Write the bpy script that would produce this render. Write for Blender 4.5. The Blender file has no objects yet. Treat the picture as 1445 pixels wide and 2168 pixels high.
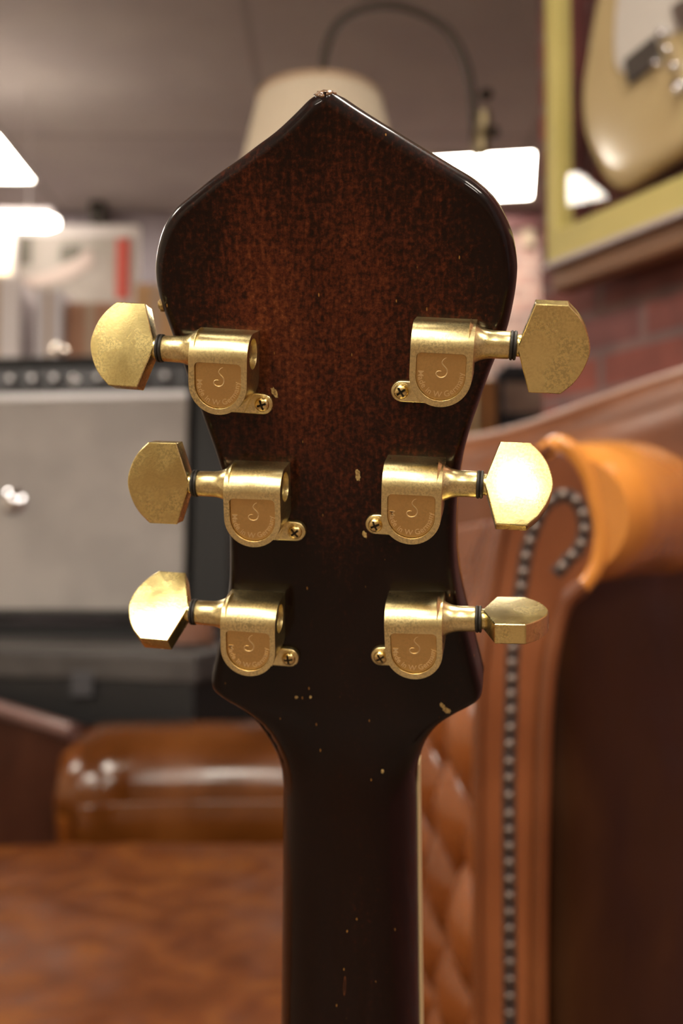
import bpy, bmesh, math, random
import numpy as np
from mathutils import Vector, Matrix, noise as mnoise

random.seed(7)
scene = bpy.context.scene
COL = scene.collection
PI = math.pi

# ------------------------------------------------------------------ camera
F_PX = 2200.0
CAM = Vector((0.0, 0.0, 1.0))
PITCH = math.radians(3.02)
cd = bpy.data.cameras.new('camera')
cam = bpy.data.objects.new('camera', cd); COL.objects.link(cam)
cam.location = CAM
cam.rotation_euler = (math.radians(90) + PITCH, 0, 0)
cd.sensor_fit = 'VERTICAL'; cd.sensor_height = 36.0; cd.sensor_width = 24.0
cd.lens = F_PX / 2168.0 * 36.0
cd.clip_start = 0.01; cd.clip_end = 60
cd.dof.use_dof = True
cd.dof.focus_distance = 0.268
cd.dof.aperture_fstop = 9.6
scene.camera = cam

# ------------------------------------------------------------------ world, exposure, lights
w = bpy.data.worlds.new('world'); scene.world = w
w.use_nodes = True
w.node_tree.nodes['Background'].inputs[0].default_value = (0.9, 0.75, 0.6, 1)
w.node_tree.nodes['Background'].inputs[1].default_value = 0.02
scene.view_settings.view_transform = 'Standard'
scene.view_settings.look = 'None'
scene.view_settings.gamma = 1.0
scene.view_settings.use_curve_mapping = False
scene.view_settings.exposure = 0.30
scene.cycles.use_denoising = True
scene.cycles.max_bounces = 8
scene.cycles.sample_clamp_indirect = 6.0
TROFFER = 30.0            # brightness of the ceiling panels
CEIL_Z = 2.95

# ceiling panels: (x, y, size x, size y, turn); several unseen ones added to brighten gold and leather
PANELS = [
    (-1.86, 4.86, 0.62, 0.56, 0, 'ceiling light panel at the upper left, cut by the photo edge'),
    (0.62, 5.12, 0.66, 0.60, -9, 'ceiling light panel at the right beside the headstock shoulder'),
    (-2.83, 3.22, 0.42, 0.42, 0, 'ceiling light panel by the left wall, mirrored in the case glass'),
    (-2.4, 0.9, 0.60, 0.60, 0, 'added ceiling light panel by the left wall, level with the seat of the tub armchair'),
    (0.50, 0.55, 0.60, 0.60, 0, 'ceiling light panel right above the nailhead armchair'),
    (-1.0, -1.3, 1.20, 0.60, 0, 'ceiling light panel behind the viewpoint, nearest row, to the left'),
    (1.5, -1.4, 0.60, 0.60, 0, 'ceiling light panel added behind the viewpoint, nearest row, to the right'),
    (-2.6, -3.3, 0.60, 0.60, 0, 'ceiling light panel added behind the viewpoint, second row, by the left wall'),
    (-0.42, -3.3, 0.80, 0.60, 0, 'ceiling light panel behind the viewpoint, second row, in the middle'),
    (1.6, -3.3, 0.60, 0.60, 0, 'ceiling light panel added behind the viewpoint, second row, to the right'),
]

# ------------------------------------------------------------------ projection helpers
FW = Vector((0, math.cos(PITCH), math.sin(PITCH)))
UP = Vector((0, -math.sin(PITCH), math.cos(PITCH)))
RT = Vector((1, 0, 0))
def ray(px, py):
    return FW + RT * ((px - 722.5) / F_PX) + UP * ((1084 - py) / F_PX)
def at(px, py, y):
    "world point seen at this pixel whose world depth (y) is y"
    r = ray(px, py)
    return CAM + r * (y / r.y)
def c2w(X, Y, Z):
    return CAM + RT * X + UP * Y + FW * Z

# ------------------------------------------------------------------ object helpers
def tag(o, label=None, cat=None, group=None, kind=None):
    if label: o['label'] = label
    if cat: o['category'] = cat
    if group: o['group'] = group
    if kind: o['kind'] = kind
    return o
def empty(name, loc, label, cat, group=None):
    o = bpy.data.objects.new(name, None); COL.objects.link(o)
    o.location = loc; o.empty_display_size = 0.05
    tag(o, label, cat, group)
    bpy.context.view_layer.update()
    return o
def link_mesh(name, me, parent=None, mats=None, world=True):
    o = bpy.data.objects.new(name, me); COL.objects.link(o)
    for m in (mats or []): me.materials.append(m)
    if parent is not None:
        o.parent = parent
        if world:
            bpy.context.view_layer.update()
            o.matrix_parent_inverse = parent.matrix_world.inverted()
    return o
def mesh_from(verts, faces, smooth=True, ang=35):
    me = bpy.data.meshes.new('m')
    me.from_pydata([tuple(v) for v in verts], [], faces)
    me.validate()
    bm = bmesh.new(); bm.from_mesh(me)
    bmesh.ops.remove_doubles(bm, verts=bm.verts, dist=1e-7)
    bmesh.ops.recalc_face_normals(bm, faces=bm.faces)
    bm.to_mesh(me); bm.free()
    if smooth:
        me.shade_smooth(); me.set_sharp_from_angle(angle=math.radians(ang))
    return me
def bm_mesh(bm, smooth=True, ang=35):
    me = bpy.data.meshes.new('m')
    bmesh.ops.recalc_face_normals(bm, faces=bm.faces)
    bm.to_mesh(me); bm.free()
    if smooth:
        me.shade_smooth(); me.set_sharp_from_angle(angle=math.radians(ang))
    return me
class MB:
    "mesh collector"
    def __init__(s): s.v = []; s.f = []
    def add(s, vs, fs):
        b = len(s.v); s.v += [Vector(v) for v in vs]; s.f += [tuple(b + i for i in f) for f in fs]
    def box(s, c, size, M=None):
        c = Vector(c); h = Vector(size) / 2
        vs = [c + Vector((sx * h.x, sy * h.y, sz * h.z)) for sx in (-1, 1) for sy in (-1, 1) for sz in (-1, 1)]
        if M: vs = [M @ v for v in vs]
        s.add(vs, [(0, 1, 3, 2), (4, 6, 7, 5), (0, 4, 5, 1), (2, 3, 7, 6), (0, 2, 6, 4), (1, 5, 7, 3)])
    def prism(s, pts, a, b, fn=lambda x, y, z: (x, y, z)):
        "polygon (x,y) extruded from z=a to z=b"
        n = len(pts)
        vs = [fn(p[0], p[1], a) for p in pts] + [fn(p[0], p[1], b) for p in pts]
        s.add(vs, [tuple(range(n))[::-1], tuple(range(n, 2 * n))] + [(i, (i + 1) % n, n + (i + 1) % n, n + i) for i in range(n)])
    def tube(s, path, rad, n=16, cap=True, flat=1.0, upv=None):
        path = [Vector(p) for p in path]
        if not hasattr(rad, '__len__'): rad = [rad] * len(path)
        rings = []; prev = None
        for i, p in enumerate(path):
            t = (path[min(i + 1, len(path) - 1)] - path[max(i - 1, 0)]).normalized()
            if upv is not None: a = upv
            elif prev is None: a = Vector((0, 0, 1)) if abs(t.z) < .9 else Vector((1, 0, 0))
            else: a = prev
            u = (a - t * a.dot(t)).normalized(); prev = u
            v = t.cross(u)
            rings.append([p + (u * math.cos(2 * PI * k / n) + v * math.sin(2 * PI * k / n) * flat) * rad[i] for k in range(n)])
        vs = [q for r in rings for q in r]; fs = []
        for i in range(len(path) - 1):
            for k in range(n):
                fs.append((i * n + k, i * n + (k + 1) % n, (i + 1) * n + (k + 1) % n, (i + 1) * n + k))
        if cap:
            fs.append(tuple(range(n))[::-1]); m = (len(path) - 1) * n; fs.append(tuple(range(m, m + n)))
        s.add(vs, fs)
    def lathe(s, prof, origin, axis, n=32):
        "prof: (along, radius)"
        axis = Vector(axis).normalized(); o = Vector(origin)
        path = [o + axis * a for a, r in prof]
        a = Vector((0, 0, 1)) if abs(axis.z) < .9 else Vector((1, 0, 0))
        u = (a - axis * a.dot(axis)).normalized(); v = axis.cross(u)
        vs = []; fs = []
        for (al, r) in prof:
            for k in range(n):
                vs.append(o + axis * al + (u * math.cos(2 * PI * k / n) + v * math.sin(2 * PI * k / n)) * max(r, 1e-6))
        for i in range(len(prof) - 1):
            for k in range(n):
                fs.append((i * n + k, i * n + (k + 1) % n, (i + 1) * n + (k + 1) % n, (i + 1) * n + k))
        fs.append(tuple(range(n))[::-1]); m = (len(prof) - 1) * n; fs.append(tuple(range(m, m + n)))
        s.add(vs, fs)
    def grid(s, fn, nu, nv):
        vs = [fn(i / nu, j / nv) for j in range(nv + 1) for i in range(nu + 1)]
        fs = [(j * (nu + 1) + i, j * (nu + 1) + i + 1, (j + 1) * (nu + 1) + i + 1, (j + 1) * (nu + 1) + i) for j in range(nv) for i in range(nu)]
        s.add(vs, fs)
    def build(s, name, mats, parent=None, smooth=True, ang=35, bevel=0, seg=2, scale=1.0):
        if scale != 1: s.v = [v * scale for v in s.v]
        me = mesh_from(s.v, s.f, smooth, ang)
        if not isinstance(mats, (list, tuple)): mats = [mats]
        o = link_mesh(name, me, parent, mats)
        if bevel:
            b = o.modifiers.new('bevel', 'BEVEL'); b.width = bevel; b.segments = seg; b.limit_method = 'ANGLE'
            b.angle_limit = math.radians(40)
        return o
def interp(pts, y):
    "pts sorted by first value"
    return float(np.interp(y, [p[0] for p in pts], [p[1] for p in pts]))
def catmull(pts, n=8):
    P = [Vector(p) for p in pts]; P = [P[0] * 2 - P[1]] + P + [P[-1] * 2 - P[-2]]
    out = []
    for i in range(1, len(P) - 2):
        for k in range(n):
            t = k / n
            out.append(0.5 * ((2 * P[i]) + (P[i + 1] - P[i - 1]) * t + (2 * P[i - 1] - 5 * P[i] + 4 * P[i + 1] - P[i + 2]) * t * t + (3 * P[i] - P[i - 1] - 3 * P[i + 1] + P[i + 2]) * t ** 3))
    out.append(P[-2]); return out

# ------------------------------------------------------------------ materials
def mat(name, col, rough=0.5, metal=0.0, coat=0.0, emis=None, estr=0, spec=None, trans=0, ior=None):
    m = bpy.data.materials.new(name); m.use_nodes = True
    b = m.node_tree.nodes['Principled BSDF']
    b.inputs['Base Color'].default_value = (*col, 1)
    b.inputs['Roughness'].default_value = rough
    b.inputs['Metallic'].default_value = metal
    b.inputs['Coat Weight'].default_value = coat
    b.inputs['Coat Roughness'].default_value = 0.12
    b.inputs['Transmission Weight'].default_value = trans
    if ior: b.inputs['IOR'].default_value = ior
    if spec is not None: b.inputs['Specular IOR Level'].default_value = spec
    if emis: b.inputs['Emission Color'].default_value = (*emis, 1); b.inputs['Emission Strength'].default_value = estr
    return m
def nd(m, t, **k):
    n = m.node_tree.nodes.new(t)
    for a, v in k.items():
        if a in n.inputs: n.inputs[a].default_value = v
        else: setattr(n, a, v)
    return n
def lk(m, a, b): m.node_tree.links.new(a, b)
def ramp(m, stops):
    n = m.node_tree.nodes.new('ShaderNodeValToRGB')
    e = n.color_ramp.elements
    while len(e) > 1: e.remove(e[-1])
    e[0].position = stops[0][0]; e[0].color = (*stops[0][1], 1)
    for p, c in stops[1:]:
        x = e.new(p); x.color = (*c, 1)
    return n
def noisy(name, stops, scale=10, detail=6, rough=(0.4, 0.5), metal=0, coat=0, bump=0, bscale=None, stretch=(1, 1, 1), bdist=0.001, distort=0):
    m = mat(name, stops[0][1], rough[0], metal, coat)
    b = m.node_tree.nodes['Principled BSDF']
    tc = nd(m, 'ShaderNodeTexCoord'); mp = nd(m, 'ShaderNodeMapping'); mp.inputs['Scale'].default_value = stretch
    lk(m, tc.outputs['Object'], mp.inputs['Vector'])
    n1 = nd(m, 'ShaderNodeTexNoise'); n1.inputs['Scale'].default_value = scale; n1.inputs['Detail'].default_value = detail
    n1.inputs['Distortion'].default_value = distort
    lk(m, mp.outputs[0], n1.inputs['Vector'])
    r = ramp(m, stops); lk(m, n1.outputs['Fac'], r.inputs[0]); lk(m, r.outputs[0], b.inputs['Base Color'])
    mr = nd(m, 'ShaderNodeMapRange'); mr.inputs[1].default_value = .35; mr.inputs[2].default_value = .65
    mr.inputs[3].default_value = rough[0]; mr.inputs[4].default_value = rough[1]
    lk(m, n1.outputs['Fac'], mr.inputs[0]); lk(m, mr.outputs[0], b.inputs['Roughness'])
    if bump:
        n2 = nd(m, 'ShaderNodeTexNoise'); n2.inputs['Scale'].default_value = bscale or scale * 3; n2.inputs['Detail'].default_value = 5
        lk(m, mp.outputs[0], n2.inputs['Vector'])
        bp = nd(m, 'ShaderNodeBump'); bp.inputs['Strength'].default_value = bump; bp.inputs['Distance'].default_value = bdist
        lk(m, n2.outputs['Fac'], bp.inputs['Height']); lk(m, bp.outputs[0], b.inputs['Normal'])
    return m

def gold(name, base, dark, r0, r1, speckle=0.5, bump=0.12):
    "worn gold plating: fine pitting dulls it"
    m = mat(name, base, r0, 1.0)
    b = m.node_tree.nodes['Principled BSDF']
    tc = nd(m, 'ShaderNodeTexCoord')
    big = nd(m, 'ShaderNodeTexNoise'); big.inputs['Scale'].default_value = 130; big.inputs['Detail'].default_value = 3
    fin = nd(m, 'ShaderNodeTexNoise'); fin.inputs['Scale'].default_value = 1500; fin.inputs['Detail'].default_value = 4; fin.inputs['Roughness'].default_value = .7
    oi = nd(m, 'ShaderNodeObjectInfo'); va = nd(m, 'ShaderNodeVectorMath', operation='ADD')
    lk(m, tc.outputs['Object'], va.inputs[0]); lk(m, oi.outputs['Random'], va.inputs[1])
    lk(m, va.outputs[0], big.inputs['Vector']); lk(m, va.outputs[0], fin.inputs['Vector'])
    rb = ramp(m, [(0.25, (0, 0, 0)), (0.75, (1, 1, 1))]); lk(m, big.outputs['Fac'], rb.inputs[0])
    rf = ramp(m, [(0.46, (0, 0, 0)), (0.56, (1, 1, 1))]); lk(m, fin.outputs['Fac'], rf.inputs[0])
    mul = nd(m, 'ShaderNodeMath', operation='MULTIPLY'); lk(m, rb.outputs[0], mul.inputs[0]); lk(m, rf.outputs[0], mul.inputs[1])
    sc = nd(m, 'ShaderNodeMath', operation='MULTIPLY'); sc.inputs[1].default_value = speckle; lk(m, mul.outputs[0], sc.inputs[0])
    mx = nd(m, 'ShaderNodeMix', data_type='RGBA'); mx.inputs[6].default_value = (*base, 1); mx.inputs[7].default_value = (*dark, 1)
    lk(m, sc.outputs[0], mx.inputs[0]); lk(m, mx.outputs[2], b.inputs['Base Color'])
    mr = nd(m, 'ShaderNodeMapRange'); mr.inputs[3].default_value = r0; mr.inputs[4].default_value = r1
    lk(m, rb.outputs[0], mr.inputs[0]); lk(m, mr.outputs[0], b.inputs['Roughness'])
    bp = nd(m, 'ShaderNodeBump'); bp.inputs['Strength'].default_value = bump; bp.inputs['Distance'].default_value = 0.0001
    lk(m, fin.outputs['Fac'], bp.inputs['Height']); lk(m, bp.outputs[0], b.inputs['Normal'])
    return m
GOLD_BODY = gold('gold_satin', (0.90, 0.75, 0.38), (0.52, 0.41, 0.20), 0.25, 0.37, 0.85, 0.12)
GOLD_KNOB = gold('gold_polished', (0.92, 0.76, 0.33), (0.60, 0.48, 0.21), 0.17, 0.34, 1.0, 0.22)
GOLD_SCREW = gold('gold_screw', (0.86, 0.66, 0.30), (0.46, 0.33, 0.14), 0.2, 0.32, 0.3, 0.1)
GOLD_PLATE = gold('gold_coppery_plate', (0.72, 0.47, 0.185), (0.50, 0.32, 0.12), 0.34, 0.42, 0.4, 0.12)
GOLD_MARK = gold('gold_engraving', (1.0, 0.82, 0.48), (0.9, 0.7, 0.36), 0.26, 0.36, 0.2, 0.1)
RUBBER = noisy('black_washer', [(0.3, (0.012, 0.010, 0.008)), (0.7, (0.03, 0.025, 0.02))], 900, rough=(0.35, 0.6), bump=0.5, stretch=(4, 1, 1), bdist=0.0002)
DARK = mat('dark_recess', (0.015, 0.009, 0.004), 0.5)
OXIDE = mat('tarnish', (0.22, 0.09, 0.02), 0.5, 0.7)

def lacquer():
    m = mat('walnut_lacquer', (0.03, 0.008, 0.004), 0.32, 0, 0.8)
    b = m.node_tree.nodes['Principled BSDF']
    b.inputs['Coat Roughness'].default_value = 0.06; b.inputs['Coat IOR'].default_value = 1.34
    b.inputs['Specular IOR Level'].default_value = 0.08
    tc = nd(m, 'ShaderNodeTexCoord')
    # object coords: x across, y along the headstock (metres), z normal
    mp = nd(m, 'ShaderNodeMapping'); mp.inputs['Scale'].default_value = (1, 0.22, 1); lk(m, tc.outputs['Object'], mp.inputs['Vector'])
    gr = nd(m, 'ShaderNodeTexNoise'); gr.inputs['Scale'].default_value = 900; gr.inputs['Detail'].default_value = 5; gr.inputs['Distortion'].default_value = .6
    lk(m, mp.outputs[0], gr.inputs['Vector'])
    mo = nd(m, 'ShaderNodeTexNoise'); mo.inputs['Scale'].default_value = 700; mo.inputs['Detail'].default_value = 8; mo.inputs['Roughness'].default_value = .7
    lk(m, tc.outputs['Object'], mo.inputs['Vector'])
    bg = nd(m, 'ShaderNodeTexNoise'); bg.inputs['Scale'].default_value = 40; bg.inputs['Detail'].default_value = 3
    lk(m, mp.outputs[0], bg.inputs['Vector'])
    # red-brown middle: part burst finish, part light fall-off painted into the colour
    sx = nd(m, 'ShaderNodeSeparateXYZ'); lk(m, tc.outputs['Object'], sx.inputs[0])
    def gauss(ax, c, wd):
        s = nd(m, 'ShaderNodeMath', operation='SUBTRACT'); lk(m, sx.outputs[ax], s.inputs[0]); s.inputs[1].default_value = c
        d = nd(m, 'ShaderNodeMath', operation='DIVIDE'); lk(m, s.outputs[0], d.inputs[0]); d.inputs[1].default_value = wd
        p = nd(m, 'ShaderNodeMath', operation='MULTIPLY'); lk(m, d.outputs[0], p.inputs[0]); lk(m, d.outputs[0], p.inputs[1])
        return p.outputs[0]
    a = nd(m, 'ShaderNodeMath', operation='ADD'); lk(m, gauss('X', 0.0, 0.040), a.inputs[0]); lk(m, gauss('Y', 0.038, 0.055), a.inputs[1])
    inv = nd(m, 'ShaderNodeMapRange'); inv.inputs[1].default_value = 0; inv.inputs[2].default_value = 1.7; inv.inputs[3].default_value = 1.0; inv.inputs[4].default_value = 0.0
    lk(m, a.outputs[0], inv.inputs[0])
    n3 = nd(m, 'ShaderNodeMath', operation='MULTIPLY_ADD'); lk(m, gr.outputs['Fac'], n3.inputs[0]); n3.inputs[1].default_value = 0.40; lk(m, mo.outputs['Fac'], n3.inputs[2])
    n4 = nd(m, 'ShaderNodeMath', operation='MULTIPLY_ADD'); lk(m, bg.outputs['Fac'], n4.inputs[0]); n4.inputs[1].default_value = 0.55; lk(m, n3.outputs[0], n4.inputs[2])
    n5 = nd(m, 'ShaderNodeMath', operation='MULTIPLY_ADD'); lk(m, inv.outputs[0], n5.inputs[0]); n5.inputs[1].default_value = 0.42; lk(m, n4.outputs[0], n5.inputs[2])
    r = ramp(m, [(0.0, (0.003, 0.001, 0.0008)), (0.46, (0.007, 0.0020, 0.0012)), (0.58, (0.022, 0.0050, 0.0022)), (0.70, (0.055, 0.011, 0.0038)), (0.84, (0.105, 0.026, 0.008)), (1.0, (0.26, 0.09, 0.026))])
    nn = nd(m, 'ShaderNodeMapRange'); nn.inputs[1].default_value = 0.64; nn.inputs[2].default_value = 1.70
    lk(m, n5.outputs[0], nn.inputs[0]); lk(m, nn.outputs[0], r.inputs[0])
    # tiny amber flecks along the grain
    fl = nd(m, 'ShaderNodeTexVoronoi'); fl.inputs['Scale'].default_value = 420
    mp2 = nd(m, 'ShaderNodeMapping'); mp2.inputs['Scale'].default_value = (1, 0.4, 1); mp2.inputs['Rotation'].default_value = (0, 0, .25); lk(m, tc.outputs['Object'], mp2.inputs['Vector'])
    lk(m, mp2.outputs[0], fl.inputs['Vector'])
    fr = ramp(m, [(0.0, (1, 1, 1)), (0.06, (1, 1, 1)), (0.10, (0, 0, 0))]); lk(m, fl.outputs['Distance'], fr.inputs[0])
    wn = nd(m, 'ShaderNodeTexWhiteNoise'); wn.noise_dimensions = '3D'; lk(m, fl.outputs['Position'], wn.inputs['Vector'])
    gt = nd(m, 'ShaderNodeMath', operation='GREATER_THAN'); lk(m, wn.outputs['Value'], gt.inputs[0]); gt.inputs[1].default_value = 0.84
    fm = nd(m, 'ShaderNodeMath', operation='MULTIPLY'); lk(m, fr.outputs[0], fm.inputs[0]); lk(m, gt.outputs[0], fm.inputs[1])
    mx = nd(m, 'ShaderNodeMix', data_type='RGBA'); lk(m, fm.outputs[0], mx.inputs[0]); lk(m, r.outputs[0], mx.inputs[6]); mx.inputs[7].default_value = (0.28, 0.13, 0.03, 1)
    # fine scratches
    def scratch(rot, sc, prev):
        q = nd(m, 'ShaderNodeMapping'); q.inputs['Rotation'].default_value = (0, 0, rot); q.inputs['Scale'].default_value = (sc, 3.0, 1)
        lk(m, tc.outputs['Object'], q.inputs['Vector'])
        v = nd(m, 'ShaderNodeTexNoise'); v.inputs['Scale'].default_value = 22; v.inputs['Detail'].default_value = 1; lk(m, q.outputs[0], v.inputs['Vector'])
        rr = ramp(m, [(0.0, (0, 0, 0)), (0.800, (0, 0, 0)), (0.815, (.6, .6, .6)), (0.83, (0, 0, 0))]); lk(m, v.outputs['Fac'], rr.inputs[0])
        x = nd(m, 'ShaderNodeMix', data_type='RGBA'); lk(m, rr.outputs[0], x.inputs[0]); lk(m, prev, x.inputs[6]); x.inputs[7].default_value = (0.20, 0.06, 0.02, 1)
        return x.outputs[2]
    col = scratch(0.5, 18, mx.outputs[2])
    col = scratch(-1.1, 15, col)
    lk(m, col, b.inputs['Base Color'])
    bp = nd(m, 'ShaderNodeBump'); bp.inputs['Strength'].default_value = 0.25; bp.inputs['Distance'].default_value = 0.0001
    lk(m, n3.outputs[0], bp.inputs['Height']); lk(m, bp.outputs[0], b.inputs['Normal'])
    return m
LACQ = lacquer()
CHIP = noisy('bare_wood_chip', [(0.35, (0.20, 0.11, 0.03)), (0.65, (0.55, 0.38, 0.14))], 1500, rough=(0.5, 0.7), bump=0.6, bdist=0.0002)
BINDING = mat('cream_binding', (0.62, 0.46, 0.24), 0.35)
EBONY = mat('ebony', (0.012, 0.008, 0.006), 0.4)
VENEER = mat('headstock_front_veneer', (0.01, 0.008, 0.007), 0.2, 0, .5)

def leather(name, c0, c1, c2, r=(0.28, 0.42), sc=7):
    return noisy(name, [(0.3, c0), (0.5, c1), (0.72, c2)], sc, 5, rough=r, coat=0.25, bump=0.25, bscale=110, bdist=0.001, distort=.5)
L_TAN = leather('tan_leather', (0.52, 0.19, 0.03), (0.62, 0.24, 0.045), (0.70, 0.30, 0.06), (0.15, 0.24), 5)
L_BROWN = leather('brown_leather', (0.10, 0.026, 0.006), (0.14, 0.038, 0.009), (0.20, 0.06, 0.015))
L_TUFT = leather('tufted_leather', (0.17, 0.046, 0.010), (0.23, 0.066, 0.015), (0.31, 0.095, 0.024), (0.20, 0.32))
L_FACE = leather('brown_facing_leather', (0.145, 0.038, 0.010), (0.195, 0.054, 0.014), (0.25, 0.074, 0.02), (0.30, 0.42))
L_SEAT = leather('worn_seat_leather', (0.09, 0.021, 0.002), (0.13, 0.033, 0.003), (0.20, 0.062, 0.007), (0.40, 0.52), 14)
L_SHADED = leather('shaded_side_leather', (0.035, 0.010, 0.005), (0.05, 0.014, 0.007), (0.07, 0.022, 0.011))  # leather turned from the light, its shade painted into the colour
for m_ in (L_SEAT, L_SHADED):
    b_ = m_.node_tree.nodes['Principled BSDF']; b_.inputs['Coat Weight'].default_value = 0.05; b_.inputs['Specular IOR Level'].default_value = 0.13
L_MATTE = leather('matte_brown_leather', (0.10, 0.030, 0.009), (0.14, 0.044, 0.013), (0.19, 0.064, 0.02), (0.45, 0.6))
L_MATTE.node_tree.nodes['Principled BSDF'].inputs['Coat Weight'].default_value = 0
NAIL = noisy('antique_nail', [(0.4, (0.12, 0.09, 0.075)), (0.6, (0.22, 0.175, 0.15))], 200, rough=(0.25, 0.4), metal=1)

# =================================================================== the setting
def struct(o): o['kind'] = 'structure'; return o
CEIL = noisy('ceiling_paint', [(0.4, (0.46, 0.41, 0.39)), (0.6, (0.51, 0.46, 0.43))], 3, rough=(0.8, 0.9))
def ceiling_mat():
    m = CEIL
    b = m.node_tree.nodes['Principled BSDF']
    tc = nd(m, 'ShaderNodeTexCoord'); sp = nd(m, 'ShaderNodeSeparateXYZ'); lk(m, tc.outputs['Object'], sp.inputs[0])
    outs = []
    for ax, off in (('X', 0.35), ('Y', 0.2)):
        a = nd(m, 'ShaderNodeMath', operation='ADD'); lk(m, sp.outputs[ax], a.inputs[0]); a.inputs[1].default_value = off + 20.0 * 1.2
        fr = nd(m, 'ShaderNodeMath', operation='MODULO'); lk(m, a.outputs[0], fr.inputs[0]); fr.inputs[1].default_value = 1.2
        lt = nd(m, 'ShaderNodeMath', operation='LESS_THAN'); lk(m, fr.outputs[0], lt.inputs[0]); lt.inputs[1].default_value = 0.03
        outs.append(lt.outputs[0])
    mxm = nd(m, 'ShaderNodeMath', operation='MAXIMUM'); lk(m, outs[0], mxm.inputs[0]); lk(m, outs[1], mxm.inputs[1])
    src = b.inputs['Base Color'].links[0].from_socket
    mx = nd(m, 'ShaderNodeMix', data_type='RGBA'); lk(m, mxm.outputs[0], mx.inputs[0]); lk(m, src, mx.inputs[6]); mx.inputs[7].default_value = (0.37, 0.325, 0.30, 1)
    lk(m, mx.outputs[2], b.inputs['Base Color'])
ceiling_mat()
FLOOR = noisy('floor_wood', [(0.35, (0.08, 0.048, 0.028)), (0.65, (0.13, 0.08, 0.05))], 4, rough=(0.4, 0.6), stretch=(6, 1, 1))
PLASTER = noisy('lilac_grey_plaster', [(0.4, (0.30, 0.26, 0.29)), (0.6, (0.36, 0.31, 0.34))], 2, rough=(0.8, 0.9))
def brick(name, c1, c2, mortar, scale=1.0):
    m = mat(name, c1, 0.8)
    b = m.node_tree.nodes['Principled BSDF']
    tc = nd(m, 'ShaderNodeTexCoord')
    sx = nd(m, 'ShaderNodeSeparateXYZ'); lk(m, tc.outputs['Object'], sx.inputs[0])
    cx = nd(m, 'ShaderNodeCombineXYZ'); lk(m, sx.outputs['X'], cx.inputs[0]); lk(m, sx.outputs['Z'], cx.inputs[1])
    br = nd(m, 'ShaderNodeTexBrick'); br.inputs['Scale'].default_value = scale
    br.inputs['Color1'].default_value = (*c1, 1); br.inputs['Color2'].default_value = (*c2, 1); br.inputs['Mortar'].default_value = (*mortar, 1)
    br.inputs['Brick Width'].default_value = 0.22; br.inputs['Row Height'].default_value = 0.075; br.inputs['Mortar Size'].default_value = 0.009
    br.inputs['Bias'].default_value = -0.1
    lk(m, cx.outputs[0], br.inputs['Vector'])
    n = nd(m, 'ShaderNodeTexNoise'); n.inputs['Scale'].default_value = 9; n.inputs['Detail'].default_value = 4; lk(m, tc.outputs['Object'], n.inputs['Vector'])
    r = ramp(m, [(0.35, (0.75, 0.75, 0.78)), (0.65, (1.25, 1.15, 1.1))]); lk(m, n.outputs['Fac'], r.inputs[0])
    mx = nd(m, 'ShaderNodeMix', data_type='RGBA', blend_type='MULTIPLY'); mx.inputs[0].default_value = 1
    lk(m, br.outputs['Color'], mx.inputs[6]); lk(m, r.outputs[0], mx.inputs[7]); lk(m, mx.outputs[2], b.inputs['Base Color'])
    bp = nd(m, 'ShaderNodeBump'); bp.inputs['Strength'].default_value = 0.6; bp.inputs['Distance'].default_value = 0.006
    bp.invert = True
    lk(m, br.outputs['Fac'], bp.inputs['Height']); lk(m, bp.outputs[0], b.inputs['Normal'])
    return m
BRICK = brick('red_brick', (0.28, 0.088, 0.07), (0.17, 0.075, 0.08), (0.22, 0.14, 0.14))
BRICKFAR = brick('pale_brick', (0.22, 0.125, 0.105), (0.17, 0.115, 0.10), (0.24, 0.185, 0.165))

BACK_Y = 5.6
def slab(name, c, size, m, M=None):
    mb = MB(); mb.box(c, size, M); return struct(mb.build(name, m, smooth=False))
slab('floor', (-0.5, -0.3, -0.03), (7.2, 13.2, 0.06), FLOOR)
slab('ceiling', (-0.5, -0.3, CEIL_Z + 0.03), (7.2, 13.2, 0.06), CEIL)
CREAMW = noisy('cream_wall_paint', [(0.4, (0.62, 0.54, 0.44)), (0.6, (0.68, 0.60, 0.49))], 2, rough=(0.8, 0.9))
slab('wall_left', (-3.75, -0.2, CEIL_Z / 2), (0.1, 11.8, CEIL_Z), CREAMW)
slab('wall_rear', (-0.5, -6.05, CEIL_Z / 2), (6.6, 0.1, CEIL_Z), noisy('tan_wall_paint', [(0.4, (0.40, 0.33, 0.24)), (0.6, (0.45, 0.37, 0.27))], 2, rough=(0.8, 0.9)))
slab('wall_back', (-1.62, BACK_Y + 0.05, CEIL_Z / 2), (4.2, 0.1, CEIL_Z), PLASTER)
ob = slab('wall_back_brick', (0, 0, 0), (2.4, 0.1, CEIL_Z), BRICKFAR); ob.location = (1.68, BACK_Y + 0.05, CEIL_Z / 2)
slab('wall_far_right', (2.83, -0.2, CEIL_Z / 2), (0.1, 11.8, CEIL_Z), PLASTER)
TRIM = mat('dark_red_trim', (0.10, 0.03, 0.03), 0.6)
slab('trim_1', (1.68, BACK_Y - 0.02, CEIL_Z - 0.055), (2.3, 0.04, 0.11), TRIM)

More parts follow.
